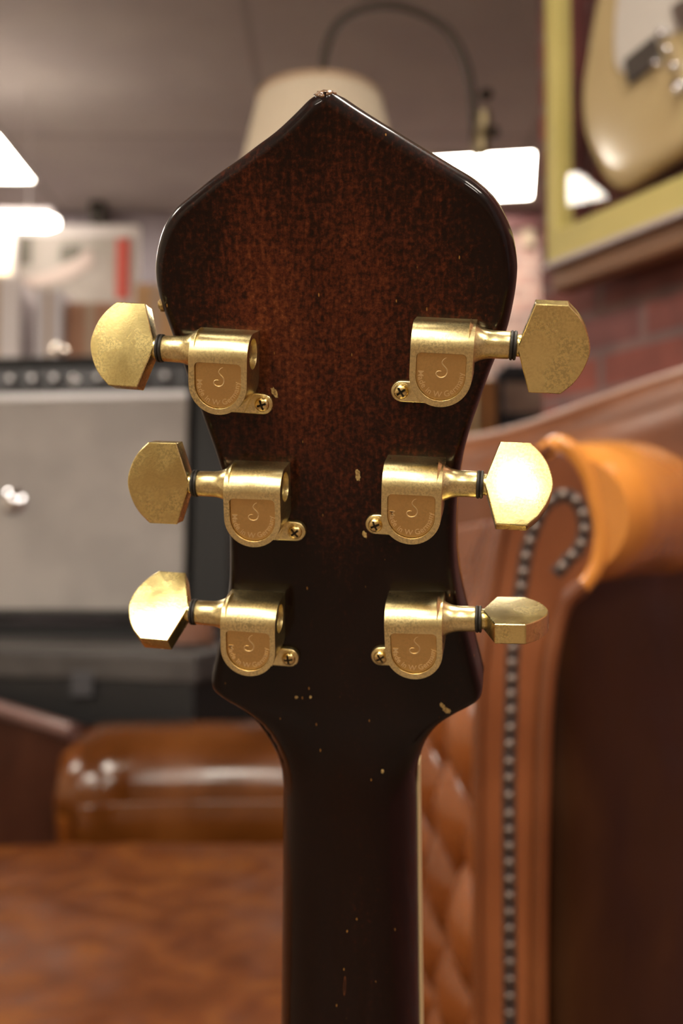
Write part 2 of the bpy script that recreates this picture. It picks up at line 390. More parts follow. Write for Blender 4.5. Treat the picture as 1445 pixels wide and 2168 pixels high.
# near brick wall at the right, carrying the glazed case
WD = Vector((-0.469, 0.883, 0)).normalized()       # along the wall, away from us
WN = Vector((-0.883, -0.469, 0)).normalized()      # its face normal, towards the room
case_far = at(1157, 561, 1.90)                      # lower far corner of the case front
OFF = 0.10
wall_end = Vector((case_far.x, case_far.y, 0)) - WN * OFF + WD * 0.14
wall_len = 3.2
TH = 0.22
Mw = Matrix.Translation(wall_end - WD * wall_len / 2 - WN * TH / 2 + Vector((0, 0, CEIL_Z / 2))) @ Matrix(((WD.x, -WN.x, 0, 0), (WD.y, -WN.y, 0, 0), (0, 0, 1, 0), (0, 0, 0, 1)))
mb = MB(); mb.box((0, 0, 0), (wall_len, TH, CEIL_Z))
wr = struct(mb.build('wall_right', BRICK, smooth=False)); wr.matrix_world = Mw

# ceiling lights
DIFF = mat('light_diffuser', (0.9, 0.9, 0.9), 0.6, emis=(1.0, 0.91, 0.77), estr=TROFFER)
LFRAME = mat('light_frame', (0.7, 0.68, 0.65), 0.5)
for (x, y, sx, sy, rz, lab) in PANELS:
    e = empty('ceiling_light', (x, y, CEIL_Z), lab, 'ceiling light')
    R = Matrix.Translation((x, y, CEIL_Z)) @ Matrix.Rotation(math.radians(rz), 4, 'Z')
    mb = MB(); t = 0.02
    for (cx, cy, ax, ay) in ((0, sy / 2 + t / 2, sx + 2 * t, t), (0, -sy / 2 - t / 2, sx + 2 * t, t), (sx / 2 + t / 2, 0, t, sy), (-sx / 2 - t / 2, 0, t, sy)):
        mb.box((cx, cy, -0.006), (ax, ay, 0.012), R)
    mb.build('frame', LFRAME, e, smooth=False)
    mb = MB(); mb.box((0, 0, -0.004), (sx, sy, 0.006), R)
    mb.build('diffuser', DIFF, e, smooth=False)

# =================================================================== the guitar
YAW = math.tan(math.radians(10)); TILT = 0.31
PA = 0.2905
def plane_pt(px, py, h=0.0):
    "camera-space point on the headstock back plane raised by h (m) towards us"
    x = (px - 722.5) / F_PX; y = (1084 - py) / F_PX
    k = h * math.sqrt(1 + YAW ** 2 + TILT ** 2)
    z = (PA - k) / (1 + YAW * x + TILT * y)
    return Vector((x * z, y * z, z))
def cw(v): return c2w(v.x, v.y, v.z)
O = cw(plane_pt(708, 1000))
nC = Vector((-YAW, -TILT, -1)).normalized()          # towards the camera, camera space
nW = (RT * nC.x + UP * nC.y + FW * nC.z).normalized()
vW = (cw(plane_pt(700, 600)) - cw(plane_pt(712, 1300))).normalized()
vW = (vW - nW * vW.dot(nW)).normalized()
uW = vW.cross(nW).normalized()
if uW.x < 0: uW = -uW
MG = Matrix(((uW.x, vW.x, nW.x, O.x), (uW.y, vW.y, nW.y, O.y), (uW.z, vW.z, nW.z, O.z), (0, 0, 0, 1)))
MGi = MG.inverted()
def hs(px, py):
    p = MGi @ cw(plane_pt(px, py)); return p.x, p.y

guitar = empty('guitar', (0, 0, 0), 'archtop guitar stood upright with its dark brown back and six gold tuners facing us', 'guitar')
guitar.matrix_world = MG; bpy.context.view_layer.update()

Rpx = [(700, 193), (712, 200), (760, 232), (830, 275), (900, 318), (950, 348), (1000, 379), (1040, 415), (1065, 455), (1083, 500), (1092, 550), (1093, 590), (1086, 640), (1072, 700), (1052, 750), (1032, 800), (1011, 860), (991, 920), (976, 980), (967, 1040), (962, 1100), (961, 1170), (965, 1230), (975, 1290), (990, 1350), (1005, 1410), (1017, 1458), (1019, 1473), (1012, 1492), (990, 1506), (960, 1522), (925, 1550), (902, 1590), (889, 1640), (883, 1680), (882, 1720)]
Lpx = [(672, 194), (650, 208), (620, 238), (580, 275), (540, 305), (500, 335), (450, 370), (400, 410), (365, 440), (341, 475), (327, 515), (320, 560), (322, 600), (331, 640), (345, 680), (365, 735), (385, 790), (405, 840), (425, 895), (445, 950), (462, 1005), (472, 1060), (478, 1120), (480, 1180), (479, 1240), (470, 1300), (458, 1360), (447, 1410), (441, 1445), (445, 1466), (470, 1488), (510, 1515), (545, 1550), (575, 1600), (596, 1650), (605, 1700), (605, 1720)]
def smoothcurve(P):
    return [(p.x, p.y) for p in catmull([(a, b, 0) for a, b in P], 5)]
Ro = [hs(*p) for p in smoothcurve(Rpx)]; Lo = [hs(*p) for p in smoothcurve(Lpx)]
Ro.sort(key=lambda p: -p[1]); Lo.sort(key=lambda p: -p[1])
Ra = np.array(Ro); La = np.array(Lo)
ytop = min(Ra[0, 1], La[0, 1]); ynut = max(Ra[-1, 1], La[-1, 1])
# neck frame in guitar-local coords: neck runs along camera -up
dn = (MGi.to_3x3() @ (-UP + FW * 0.01)).normalized()       # direction down the neck
# local point of neck back centre at pixel (745,1720)
N0 = MGi @ c2w((745 - 722.5) / F_PX * 0.3135, (1084 - 1725) / F_PX * 0.3135, 0.3135)
TH_H = 0.0155
def sstep(a, b, x):
    t = max(0, min(1, (x - a) / (b - a))); return t * t * (3 - 2 * t)
y1500 = hs(722, 1490)[1]; y1720 = hs(722, 1730)[1]
tneck = (ynut - N0.y) / dn.y
outline = np.vstack([Ra, La[::-1]])
segA = outline; segB = np.roll(outline, -1, axis=0)
def edge_dist(x, y):
    # ignore the closing segment at the nut
    p = np.array([x, y]); A = segA[:-1]; B = segB[:-1]
    keep = np.abs(np.arange(len(A)) - (len(Ra) - 1)) > 0
    A = A[keep]; B = B[keep]
    d = B - A; L = (d ** 2).sum(1) + 1e-18
    t = np.clip(((p - A) * d).sum(1) / L, 0, 1)
    q = A + d * t[:, None]
    return float(np.sqrt(((q - p) ** 2).sum(1)).min())
NC = 44
us = [math.sin(PI / 2 * (-1 + 2 * i / NC)) for i in range(NC + 1)]
us = [0.55 * u + 0.45 * (-1 + 2 * i / NC) for i, u in enumerate(us)]
rows = []
ys = list(np.linspace(ytop, y1500, 230)) + list(np.linspace(y1500, ynut, 60))[1:]
def sec(xl, xr, y, w, zneck, yoff=0.0):
    "one cross-section of back surface + front surface; w = 0 headstock slab, 1 round neck"
    back = []; front = []
    W = (xr - xl) / 2; C = (xr + xl) / 2
    for u in us:
        x = C + W * u
        d = edge_dist(x, y) if w < 1 else 1
        r = 0.0036
        e = r - math.sqrt(max(0, r * r - (r - min(d, r)) ** 2)) if w < 1 else 0
        zs = -e
        zn = zneck - 0.0195 * (1 - (1 - abs(u) ** 2.3) ** (1 / 2.0))
        back.append(Vector((x, y, zs * (1 - w) + zn * w)))
    return back
camL = MGi @ CAM
def onto(x, y, ze):
    "slide a point of the headstock plane along its sight line to local height ze"
    P = Vector((x, y, 0)); d = P - camL; t = (ze - camL.z) / d.z
    q = camL + d * t; return q.x
allv = []; nrow = 0
for y in ys:
    xr = float(np.interp(-y, -Ra[:, 1], Ra[:, 0])); xl = float(np.interp(-y, -La[:, 1], La[:, 0]))
    w = sstep(y1500, y1720, y)
    if y > y1500: w = 0
    else: w = max(0, min(1, (y1500 - y) / (y1500 - y1720))); w = w * w * (3 - 2 * w)
    t = (y - N0.y) / dn.y
    zneck = N0.z + dn.z * t
    xl = xl * (1 - w) + onto(xl, y, zneck - 0.0195) * w; xr = xr * (1 - w) + onto(xr, y, zneck - 0.0195) * w
    b = sec(xl, xr, y, w, zneck)
    zf = (-TH_H) * (1 - w) + (zneck - 0.0195 - 0.001) * w
    f = [Vector((p.x, p.y, min(zf, p.z - 0.0005))) for p in b]
    allv.append((b, f))
# continue down the neck
xr0 = xr; xl0 = xl
Wn0 = (xr0 - xl0) / 2; Cn0 = (xr0 + xl0) / 2
nlen = 0.40
for k in range(1, 41):
    t = k / 40 * nlen
    c = N0 + dn * (t + tneck)
    Wk = Wn0 + t * 0.012
    Ck = Cn0 + (dn.x) * t
    b = []
    for u in us:
        b.append(Vector((Ck + Wk * u, c.y, c.z - 0.0195 * (1 - (1 - abs(u) ** 2.3) ** .5))))
    f = [Vector((p.x, p.y, c.z - 0.0205)) for p in b]
    allv.append((b, f))
mb = MB()
n1 = NC + 1
vs = []; fs = []
for b, f in allv: vs += b + f[::-1]
m2 = 2 * n1
for i in range(len(allv) - 1):
    for k in range(m2):
        fs.append((i * m2 + k, i * m2 + (k + 1) % m2, (i + 1) * m2 + (k + 1) % m2, (i + 1) * m2 + k))
fs.append(tuple(range(m2))); fs.append(tuple(range((len(allv) - 1) * m2, len(allv) * m2)))
me = mesh_from(vs, fs, True, 50)
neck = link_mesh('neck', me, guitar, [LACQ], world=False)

# headstock front veneer with pale edge line
fr = [Vector((p[0], p[1], 0)) for p in list(Ra[Ra[:, 1] > y1500 - 0.02]) + list(La[La[:, 1] > y1500 - 0.02][::-1])]
mb = MB(); mb.prism([(p.x, p.y) for p in fr], -TH_H - 0.0018, -TH_H - 0.0001)
o = mb.build('headstock_veneer', VENEER); o.parent = guitar; 
# fretboard with cream binding, shows as a thin line right of the neck
def neck_frame(t):
    c = N0 + dn * (t + tneck); return c
mbf = MB(); mbb = MB()
def quadstrip(mb, side_fn, ts):
    pass
def nbox(mb, x0f, x1f, z0, z1, t0, t1, n=20):
    vs = []; fs = []
    for i in range(n + 1):
        t = t0 + (t1 - t0) * i / n; c = N0 + dn * (t + tneck)
        Wk = Wn0 + t * 0.012; Ck = Cn0 + dn.x * t
        for (xf, zz) in ((x0f, z0), (x1f, z0), (x1f, z1), (x0f, z1)):
            vs.append((xf(Ck, Wk), c.y, c.z + zz))
    for i in range(n):
        for k in range(4): fs.append((i * 4 + k, i * 4 + (k + 1) % 4, i * 4 + 4 + (k + 1) % 4, i * 4 + 4 + k))
    fs.append((0, 1, 2, 3)); fs.append((n * 4, n * 4 + 1, n * 4 + 2, n * 4 + 3)); mb.add(vs, fs)
nbox(mbf, lambda C, W: C - W + .0016, lambda C, W: C + W - .0003, -0.0268, -0.0208, -0.006, nlen + 0.10)
o = mbf.build('fretboard', EBONY); o.parent = guitar
nbox(mbb, lambda C, W: C + W - .0003, lambda C, W: C + W + .0005, -0.0268, -0.0203, -0.006, nlen + 0.10)
nbox(mbb, lambda C, W: C - W, lambda C, W: C - W + .0016, -0.0268, -0.0205, -0.006, nlen + 0.10)
o = mbb.build('binding', BINDING); o.parent = guitar; o['label'] = 'cream binding strip along the fretboard edge'
# body below the frame
cb = N0 + dn * (tneck + nlen)
def bl(px, py, h):  # body local -> guitar local: px across, py down the neck
    return Vector((Cn0 + dn.x * nlen, 0, 0)) + Vector((px, cb.y + dn.y * py, cb.z + dn.z * py + h))
half = [(0.02, -0.005), (0.09, -0.012), (0.135, 0.03), (0.145, 0.09), (0.125, 0.15), (0.115, 0.19), (0.14, 0.25), (0.185, 0.32), (0.195, 0.37), (0.17, 0.43), (0.11, 0.468), (0.03, 0.48)]
hc = [(p.x, p.y) for p in catmull([(a, b, 0) for a, b in half], 5)]
body_poly = hc + [(-a, b) for a, b in hc[::-1]]
mb = MB(); n = len(body_poly)
lev = [(0.0, 0.62, 0.012), (0.0, 0.9, 0.004), (-0.003, 1.0, 0.0), (-0.07, 1.0, 0.0), (-0.076, 0.9, 0), (-0.084, 0.6, 0)]
vs = []; cy0 = 0.27
for (h, s, bul) in lev:
    for (a, b_) in body_poly: vs.append(bl(a * s, cy0 + (b_ - cy0) * s, h + bul))
fs = [tuple(range(n)), tuple(range((len(lev) - 1) * n, len(lev) * n))]
for i in range(len(lev) - 1):
    for k in range(n): fs.append((i * n + k, i * n + (k + 1) % n, (i + 1) * n + (k + 1) % n, (i + 1) * n + k))
mb.add(vs, fs)
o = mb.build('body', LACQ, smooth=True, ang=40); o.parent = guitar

# chips in the lacquer, thin irregular flakes of bare wood
def chip(px, py, rx, ry, rot=0, seed=0, h=0.00012):
    random.seed(seed)
    cx, cy = hs(px, py); mb = MB(); n = 18; pts = []
    for k in range(n):
        a = 2 * PI * k / n; r = random.uniform(.75, 1.15)
        x = math.cos(a) * rx * r; y = math.sin(a) * ry * r
        pts.append((cx + x * math.cos(rot) - y * math.sin(rot), cy + x * math.sin(rot) + y * math.cos(rot)))
    mb.prism(pts, -0.0006, h)
    o = mb.build('lacquer_chip', CHIP, smooth=False); o.parent = guitar; o['label'] = 'pale chip in the dark lacquer'
chip(757, 1006, .0007, .0018, 0.1, 1); chip(771, 1131, .0006, .0010, 0.2, 2)
chip(945, 1504, .0013, .0009, -0.5, 14); chip(936, 1494, .0006, .0011, 0.5, 15); chip(627, 1476, .0005, .0005, 0, 6); chip(581, 831, .0008, .0016, 0.5, 9)
for i, (a, b_) in enumerate([(809, 1634), (657, 1476)]): chip(a, b_, .0004, .0005, 0, 20 + i)
mb = MB()
vs_ = []
tipx, tipy = hs(683, 199)
bmx = bmesh.new(); bmesh.ops.create_icosphere(bmx, subdivisions=3, radius=1)
for v in bmx.verts:
    k = 1 + 0.35 * mnoise.noise(v.co * 2.3)
    v.co = Vector((v.co.x * .0028 * k + tipx, v.co.y * .0014 * k + tipy - 0.0002, v.co.z * .0030 * k - 0.0035))
o = link_mesh('worn_tip', bm_mesh(bmx, True, 180), guitar, [noisy('worn_lacquer_tip', [(0.4, (0.10, 0.04, 0.015)), (0.6, (0.3, 0.17, 0.09))], 900, rough=(0.15, 0.3), coat=.8, bump=.5, bdist=.0003)], world=False)
o['label'] = 'worn and dented tip of the headstock'
cx_, cy_ = hs(337, 648)
bmx = bmesh.new(); bmesh.ops.create_icosphere(bmx, subdivisions=2, radius=1)
for v in bmx.verts:
    k = 1 + 0.5 * mnoise.noise(v.co * 2.0 + Vector((5, 0, 0)))
    v.co = Vector((v.co.x * .0011 * k + cx_, v.co.y * .0018 * k + cy_, v.co.z * .0016 * k - 0.0026))
o = link_mesh('lacquer_chip', bm_mesh(bmx, True, 180), guitar, [CHIP], world=False); o['label'] = 'pale chip on the left edge of the headstock'

# ------------------------------------------------------------------ tuners (mm, local x towards button, y up the headstock, z off the wood)
def bool_op(a, b, op):
    oa = bpy.data.objects.new('ta', a); ob_ = bpy.data.objects.new('tb', b)
    COL.objects.link(oa); COL.objects.link(ob_)
    m = oa.modifiers.new('b', 'BOOLEAN'); m.operation = op; m.object = ob_; m.solver = 'EXACT'
    dg = bpy.context.evaluated_depsgraph_get(); dg.update()
    me = bpy.data.meshes.new_from_object(oa.evaluated_get(dg))
    bpy.data.objects.remove(oa); bpy.data.objects.remove(ob_)
    return me
def mbm(fn):
    mb = MB(); fn(mb); return mesh_from(mb.v, mb.f, False)
def U_outline(hw, top, cy, n=28, rc=0):
    pts = []
    if rc:
        for k in range(7):
            a = PI / 2 * k / 6; pts.append((hw - rc + rc * math.cos(a), top - rc + rc * math.sin(a)))
        for k in range(7):
            a = PI / 2 + PI / 2 * k / 6; pts.append((-hw + rc + rc * math.cos(a), top - rc + rc * math.sin(a)))
    else: pts = [(hw, top), (-hw, top)]
    for k in range(n + 1):
        a = PI + PI * k / n; pts.append((hw * math.cos(a), cy + hw * math.sin(a)))
    return pts
HW = 7.7; H = 12.8; SZ = 6.3; AR = 6.5; SY = 1.3
def make_housing(mirror, ear):
    s = -1 if mirror else 1
    A = mbm(lambda mb: mb.prism(U_outline(HW, 7.0, -6.2), 0.0, H))
    prof = [(-16, -1), (-16, H)] + [(AR * math.sin(PI / 2 * k / 12), SZ + AR * math.cos(PI / 2 * k / 12)) for k in range(13)] + [(AR, -1)]
    B = mbm(lambda mb: mb.prism(prof, -12, 12, lambda a, b, c: (c, a, b)))
    body = bool_op(A, B, 'INTERSECT')
    # pocket for the name plate
    Pk = mbm(lambda mb: mb.prism(U_outline(6.15, -0.6, -6.2, rc=1.2), H - 1.15, H + 1))
    body = bool_op(body, Pk, 'DIFFERENCE')
    # worm-gear hole in the inner end
    Hh = mbm(lambda mb: mb.lathe([(0, 4.0), (5.2, 4.0)], (-HW - 0.7, SY, SZ), (1, 0, 0), 40))
    body = bool_op(body, Hh, 'DIFFERENCE')
    bm = bmesh.new(); bm.from_mesh(body)
    bmesh.ops.remove_doubles(bm, verts=bm.verts, dist=1e-4)
    bmesh.ops.dissolve_limit(bm, angle_limit=0.01, verts=bm.verts, edges=bm.edges)
    body2 = bpy.data.meshes.new('b'); bm.to_mesh(body2); bm.free()
    ob_ = bpy.data.objects.new('t', body2); COL.objects.link(ob_)
    m = ob_.modifiers.new('bv', 'BEVEL'); m.width = 0.42; m.segments = 3; m.limit_method = 'ANGLE'; m.angle_limit = math.radians(38)
    dg = bpy.context.evaluated_depsgraph_get(); dg.update()
    body3 = bpy.data.meshes.new_from_object(ob_.evaluated_get(dg)); bpy.data.objects.remove(ob_)
    mb = MB()
    mb.add([v.co.copy() for v in body3.vertices], [tuple(p.vertices) for p in body3.polygons])
    # flared shaft sleeve
    prof = []
    for k in range(15):
        t = k / 14; prof.append((HW - 1.4 + 6.4 * t, 3.45 + 2.6 * (1 - t) ** 2.4))
    prof += [(HW + 8.3, 3.4), (HW + 8.55, 3.25), (HW + 8.6, 2.9), (HW + 8.6, 1.2)]
    mb.lathe(prof, (0, SY, SZ), (1, 0, 0), 48)
    # worm end inside the hole
    mb.lathe([(0, 2.2), (0.9, 2.9), (1.2, 2.0), (2.4, 1.6), (4.3, 1.6)], (-HW + 0.8, SY, SZ), (1, 0, 0), 24)
    # screw ear
    ex, ey, er, eh = ear
    a0 = math.pi
    pts = [(2.0, ey + er)]
    for k in range(17):
        a = PI / 2 + PI * k / 16; pts.append((ex + er * math.cos(a), ey + er * math.sin(a)))
    pts += [(2.0, ey - er)]
    P = mbm(lambda q: q.prism(pts, 0.0, eh))
    bm = bmesh.new(); bm.from_mesh(P)
    bmesh.ops.bevel(bm, geom=[e for e in bm.edges if all(abs(v.co.z - eh) < 1e-5 for v in e.verts)], offset=0.35, segments=3, affect='EDGES', profile=.5)
    bm.to_mesh(P); bm.free()
    mb.add([v.co.copy() for v in P.vertices], [tuple(p.vertices) for p in P.polygons])
    # ring step round the screw and ramp web up to the housing
    mb.lathe([(0, 2.35), (0.25, 2.3), (0.35, 2.1)], (ex, ey, eh - 0.05), (0, 0, 1), 28)
    mb.prism([(ex + er + 0.2, ey + er - 0.6), (-1.5, ey + er - .6), (-1.5, ey - er + 1.3), (ex + er + 1.9, ey - er + .5)], eh - 0.3, eh + 1.5)
    if mirror:
        mb.v = [Vector((-v.x, v.y, v.z)) for v in mb.v]
    me = mesh_from([v * 0.001 for v in mb.v], mb.f, True, 32)
    me.name = 'housing'
    return me

# name plate, emblem and lettering: one mesh, two materials
def text_chars(word, size):
    out = []
    for ch in word:
        cu = bpy.data.curves.new('tc', 'FONT'); cu.body = ch; cu.size = size; cu.extrude = 0.11; cu.align_x = 'CENTER'; cu.resolution_u = 3
        cu.offset = 0.012
        o = bpy.data.objects.new('tc', cu); COL.objects.link(o)
        dg = bpy.context.evaluated_depsgraph_get(); dg.update()
        me = bpy.data.meshes.new_from_object(o.evaluated_get(dg)) if ch != ' ' else None
        cu2 = cu.copy(); cu2.body = ch + ch if ch != ' ' else 'n'; cu2.align_x = 'LEFT'
        o.data = cu2; dg.update(); wdt = o.evaluated_get(dg).dimensions.x / (2 if ch != ' ' else 1.6)
        out.append((me, wdt)); bpy.data.objects.remove(o)
    return out
def make_plate():
    mb = MB(); mb.prism(U_outline(5.98, -0.76, -6.2, rc=1.1), H - 1.20, H - 0.72)
    npl = len(mb.f)
    zt = H - 0.72
    # emblem: a long bent stroke curling back on itself
    S = [(1.35, 4.0), (0.75, 3.7), (0.30, 3.15), (0.20, 2.6), (0.55, 2.0), (1.20, 1.35), (1.62, 0.7), (1.68, 0.0), (1.35, -0.75), (0.75, -1.2), (0.05, -1.35), (-0.65, -1.2), (-1.15, -0.75), (-1.25, -0.2), (-0.95, 0.25), (-0.35, 0.42), (0.12, 0.35)]
    S = [(x * 0.92, -5.4 + y * 0.92) for x, y in S]
    path = catmull([(x, y, zt + 0.02) for x, y in S], 5)
    nn = len(path); rad = [0.17 * min(1, 0.35 + 2.5 * min(i, nn - 1 - i) / nn) for i in range(nn)]
    mb.tube(path, rad, 8)
    word = 'Made in W Germany'
    chars = text_chars(word, 2.05)
    R0 = 5.62; cy = -5.9
    gap = 0.20
    total = sum(wd + gap for _, wd in chars) - gap
    target = R0 * math.radians(196)
    ks = target / total
    s = 0.0
    for (me, wd) in chars:
        a = math.radians(172) + (s + wd / 2) * ks / R0
        s += wd + gap
        if me is None: continue
        px, py = R0 * math.cos(a), cy + R0 * math.sin(a)
        rot = Matrix.Translation((px, py, zt)) @ Matrix.Rotation(a + PI / 2, 4, 'Z')
        mb.add([rot @ Vector((v.co.x * min(1.05, ks), v.co.y, v.co.z)) for v in me.vertices], [tuple(p.vertices) for p in me.polygons])
    me = bpy.data.meshes.new('plate')
    me.from_pydata([tuple(v * 0.001) for v in mb.v], [], mb.f)
    me.materials.append(GOLD_PLATE); me.materials.append(GOLD_MARK)
    for i, p in enumerate(me.polygons): p.material_index = 0 if i < npl else 1
    me.shade_smooth(); me.set_sharp_from_angle(angle=math.radians(35))
    return me

def make_button():
    "flat D-shaped button, local mm, x along the shaft from the washer, z its face normal"
    fin = [(0.1, 0.5), (3.5, 11.05), (11.3, 11.05)]
    arc = [(11.3, 11.05), (14.2, 8.2), (16.3, 4.6), (17.4, 0), (16.3, -4.6), (14.2, -8.2), (11.3, -11.05)]
    fin += [(p.x, p.y) for p in catmull([(a, b, 0) for a, b in arc], 5)][1:]
    fin += [(3.5, -11.05), (0.1, -0.5)]
    mb = MB(); mb.prism(fin, -2.75, 2.75)
    me = mesh_from(mb.v, mb.f, False)
    bm = bmesh.new(); bm.from_mesh(me)
    # chamfer the two faces
    ed = [e for e in bm.edges if abs(e.verts[0].co.z - e.verts[1].co.z) < 1e-5]
    bmesh.ops.bevel(bm, geom=ed, offset=0.55, segments=3, affect='EDGES', profile=.6)
    ed = [e for e in bm.edges if e.calc_length() > 1.5 and e.calc_face_angle(0) > math.radians(35) and abs(e.verts[0].co.z - e.verts[1].co.z) > 1]
    bmesh.ops.bevel(bm, geom=ed, offset=0.4, segments=2, affect='EDGES', profile=.5)
    bm.to_mesh(me); bm.free()
    mb = MB(); mb.add([v.co.copy() for v in me.vertices], [tuple(p.vertices) for p in me.polygons])
    mb.lathe([(-0.5, 1.5), (-0.5, 2.6), (0.0, 2.75), (0.7, 2.75), (1.6, 2.5), (3.6, 2.1), (5.5, 1.2)], (0, 0, 0), (1, 0, 0), 36)
    return mesh_from([v * 0.001 for v in mb.v], mb.f, True, 30)
def make_washer():
    mb = MB()
    mb.lathe([(0, 2.2), (0, 3.35), (0.12, 3.62), (0.55, 3.72), (0.72, 3.5), (0.80, 3.35), (0.90, 3.5), (1.05, 3.68), (1.5, 3.6), (1.65, 3.3), (1.65, 2.0)], (0, 0, 0), (1, 0, 0), 40)
    return mesh_from([v * 0.001 for v in mb.v], mb.f, True, 40)
def make_screw():
    prof = [(0, 1.95), (0.25, 1.95)] + [(0.25 + 1.15 * math.sin(PI / 2 * k / 8), 1.95 * math.cos(PI / 2 * k / 8) + .0) for k in range(1, 8)] + [(1.4, 0.02)]
    A = mbm(lambda mb: mb.lathe(prof, (0, 0, 0), (0, 0, 1), 32))
    for (ax, ay) in ((2.2, 0.5), (0.5, 2.2)):
        B = mbm(lambda mb: mb.box((0, 0, 1.25), (ax * 1.15, ay * 1.25, 1.7)))
        A = bool_op(A, B, 'DIFFERENCE')
    me = A; 
    for v in me.vertices: v.co *= 0.001
    me.shade_smooth(); me.set_sharp_from_angle(angle=math.radians(32))
    me.materials.clear(); me.materials.append(GOLD_SCREW); me.materials.append(DARK)
    for p in me.polygons:
        c = p.center * 1000
        p.material_index = 1 if (c.z < 1.02 and c.z > 0.3 and math.hypot(c.x, c.y) < 1.45) else 0  # slot faces painted dark to stand in for shade in the cross
    return me
EAR_R = (-10.6, -12.6, 2.75, 1.8); EAR_L = (-9.2, -12.7, 2.75, 1.8)
H_R = make_housing(False, EAR_R); H_L = make_housing(True, EAR_L)
PL = make_plate(); BT = make_button(); WS = make_washer(); SC = make_screw()
for me_, mt in ((H_R, GOLD_BODY), (H_L, GOLD_BODY), (BT, GOLD_KNOB), (WS, RUBBER)): me_.materials.append(mt)

# side, pixel of the shaft axis at the housing centre, roll (deg, + = anticlockwise), button turn, screw slot turn, label
TUN = [
    ('L', 475, 756, -2.8, 20, 20, 'upper left tuner housing with a bright round-edged button'),
    ('R', 939, 735, -2.3, -6, 35, 'upper right tuner housing with a dark mirror-like button'),
    ('L', 545, 1038, -0.4, 8, 40, 'middle left tuner housing with a brown reflecting button'),
    ('R', 876, 1029, -1.0, 32, 25, 'middle right tuner housing with a glaring bright button'),
    ('L', 536, 1314, -1.5, 52, 10, 'lower left tuner housing with a button tipped upwards'),
    ('R', 879, 1317, 2.0, 93, 30, 'lower right tuner housing with a button seen nearly edge on'),
]
for (side, px, py, roll, bturn, sturn, lab) in TUN:
    p = MGi @ cw(plane_pt(px, py, SZ * .001))
    # the shaft axis stands 8 mm off the wood
    base = Vector((p.x, p.y, 0.0))
    M0 = Matrix.Translation(base) @ Matrix.Rotation(math.radians(roll), 4, 'Z') @ Matrix.Scale(1.025, 4)
    s = 1 if side == 'R' else -1
    h = link_mesh('tuner_housing', H_R if side == 'R' else H_L, guitar, world=False)
    h.matrix_local = M0; h['label'] = lab
    c = link_mesh('name_plate', PL, h, world=False); c['label'] = 'coppery inlaid plate with a curled emblem and lettering'
    wv = link_mesh('washer', WS, h, world=False); wv['label'] = 'black washer between sleeve and button'
    Rs = Matrix.Identity(4) if s == 1 else Matrix.Rotation(PI, 4, 'Y')
    wv.matrix_local = Matrix.Translation((s * (HW + 8.55) * .001, SY * .001, SZ * .001)) @ Rs
    b = link_mesh('tuner_button', BT, h, world=False)
    # positive turn tips the face upwards
    b.matrix_local = Matrix.Translation((s * (HW + 10.4) * .001, SY * .001, SZ * .001)) @ Matrix.Rotation(math.radians(-bturn), 4, 'X') @ Rs
    ear = EAR_R if side == 'R' else EAR_L
    ex = ear[0] * s
    q = link_mesh('mounting_screw', SC, h, world=False)
    q.matrix_local = Matrix.Translation((ex * .001, ear[1] * .001, (ear[3] + 0.2) * .001)) @ Matrix.Rotation(math.radians(sturn), 4, 'Z')
#__REST__
# =================================================================== glazed case with an electric guitar
FRAME_Y = noisy('olive_yellow_frame', [(0.4, (0.44, 0.37, 0.12)), (0.6, (0.50, 0.42, 0.145))], 6, rough=(0.4, 0.5))
CASE_IN = noisy('maroon_lining', [(0.4, (0.10, 0.022, 0.024)), (0.6, (0.14, 0.032, 0.032))], 12, rough=(0.9, 1.0))
CASE_WOOD = noisy('case_wood', [(0.35, (0.20, 0.10, 0.055)), (0.65, (0.30, 0.16, 0.09))], 5, rough=(0.45, 0.6), stretch=(1, 8, 8))
GLASS = mat('case_glass', (1, 1, 1), 0.0, trans=1.0, ior=1.5)
def glass_mat():
    m = GLASS; nt = m.node_tree; nt.nodes.clear()
    out = nd(m, 'ShaderNodeOutputMaterial'); g = nd(m, 'ShaderNodeBsdfGlossy'); g.inputs['Roughness'].default_value = 0.015
    t = nd(m, 'ShaderNodeBsdfTransparent'); f = nd(m, 'ShaderNodeFresnel'); f.inputs['IOR'].default_value = 1.55
    geo = nd(m, 'ShaderNodeNewGeometry'); iv = nd(m, 'ShaderNodeMath', operation='SUBTRACT'); iv.inputs[0].default_value = 1.0; lk(m, geo.outputs['Backfacing'], iv.inputs[1])
    mu = nd(m, 'ShaderNodeMath', operation='MULTIPLY'); lk(m, f.outputs[0], mu.inputs[0]); lk(m, iv.outputs[0], mu.inputs[1])
    mx = nd(m, 'ShaderNodeMixShader'); lk(m, mu.outputs[0], mx.inputs[0]); lk(m, t.outputs[0], mx.inputs[1]); lk(m, g.outputs[0], mx.inputs[2]); lk(m, mx.outputs[0], out.inputs[0])
glass_mat()
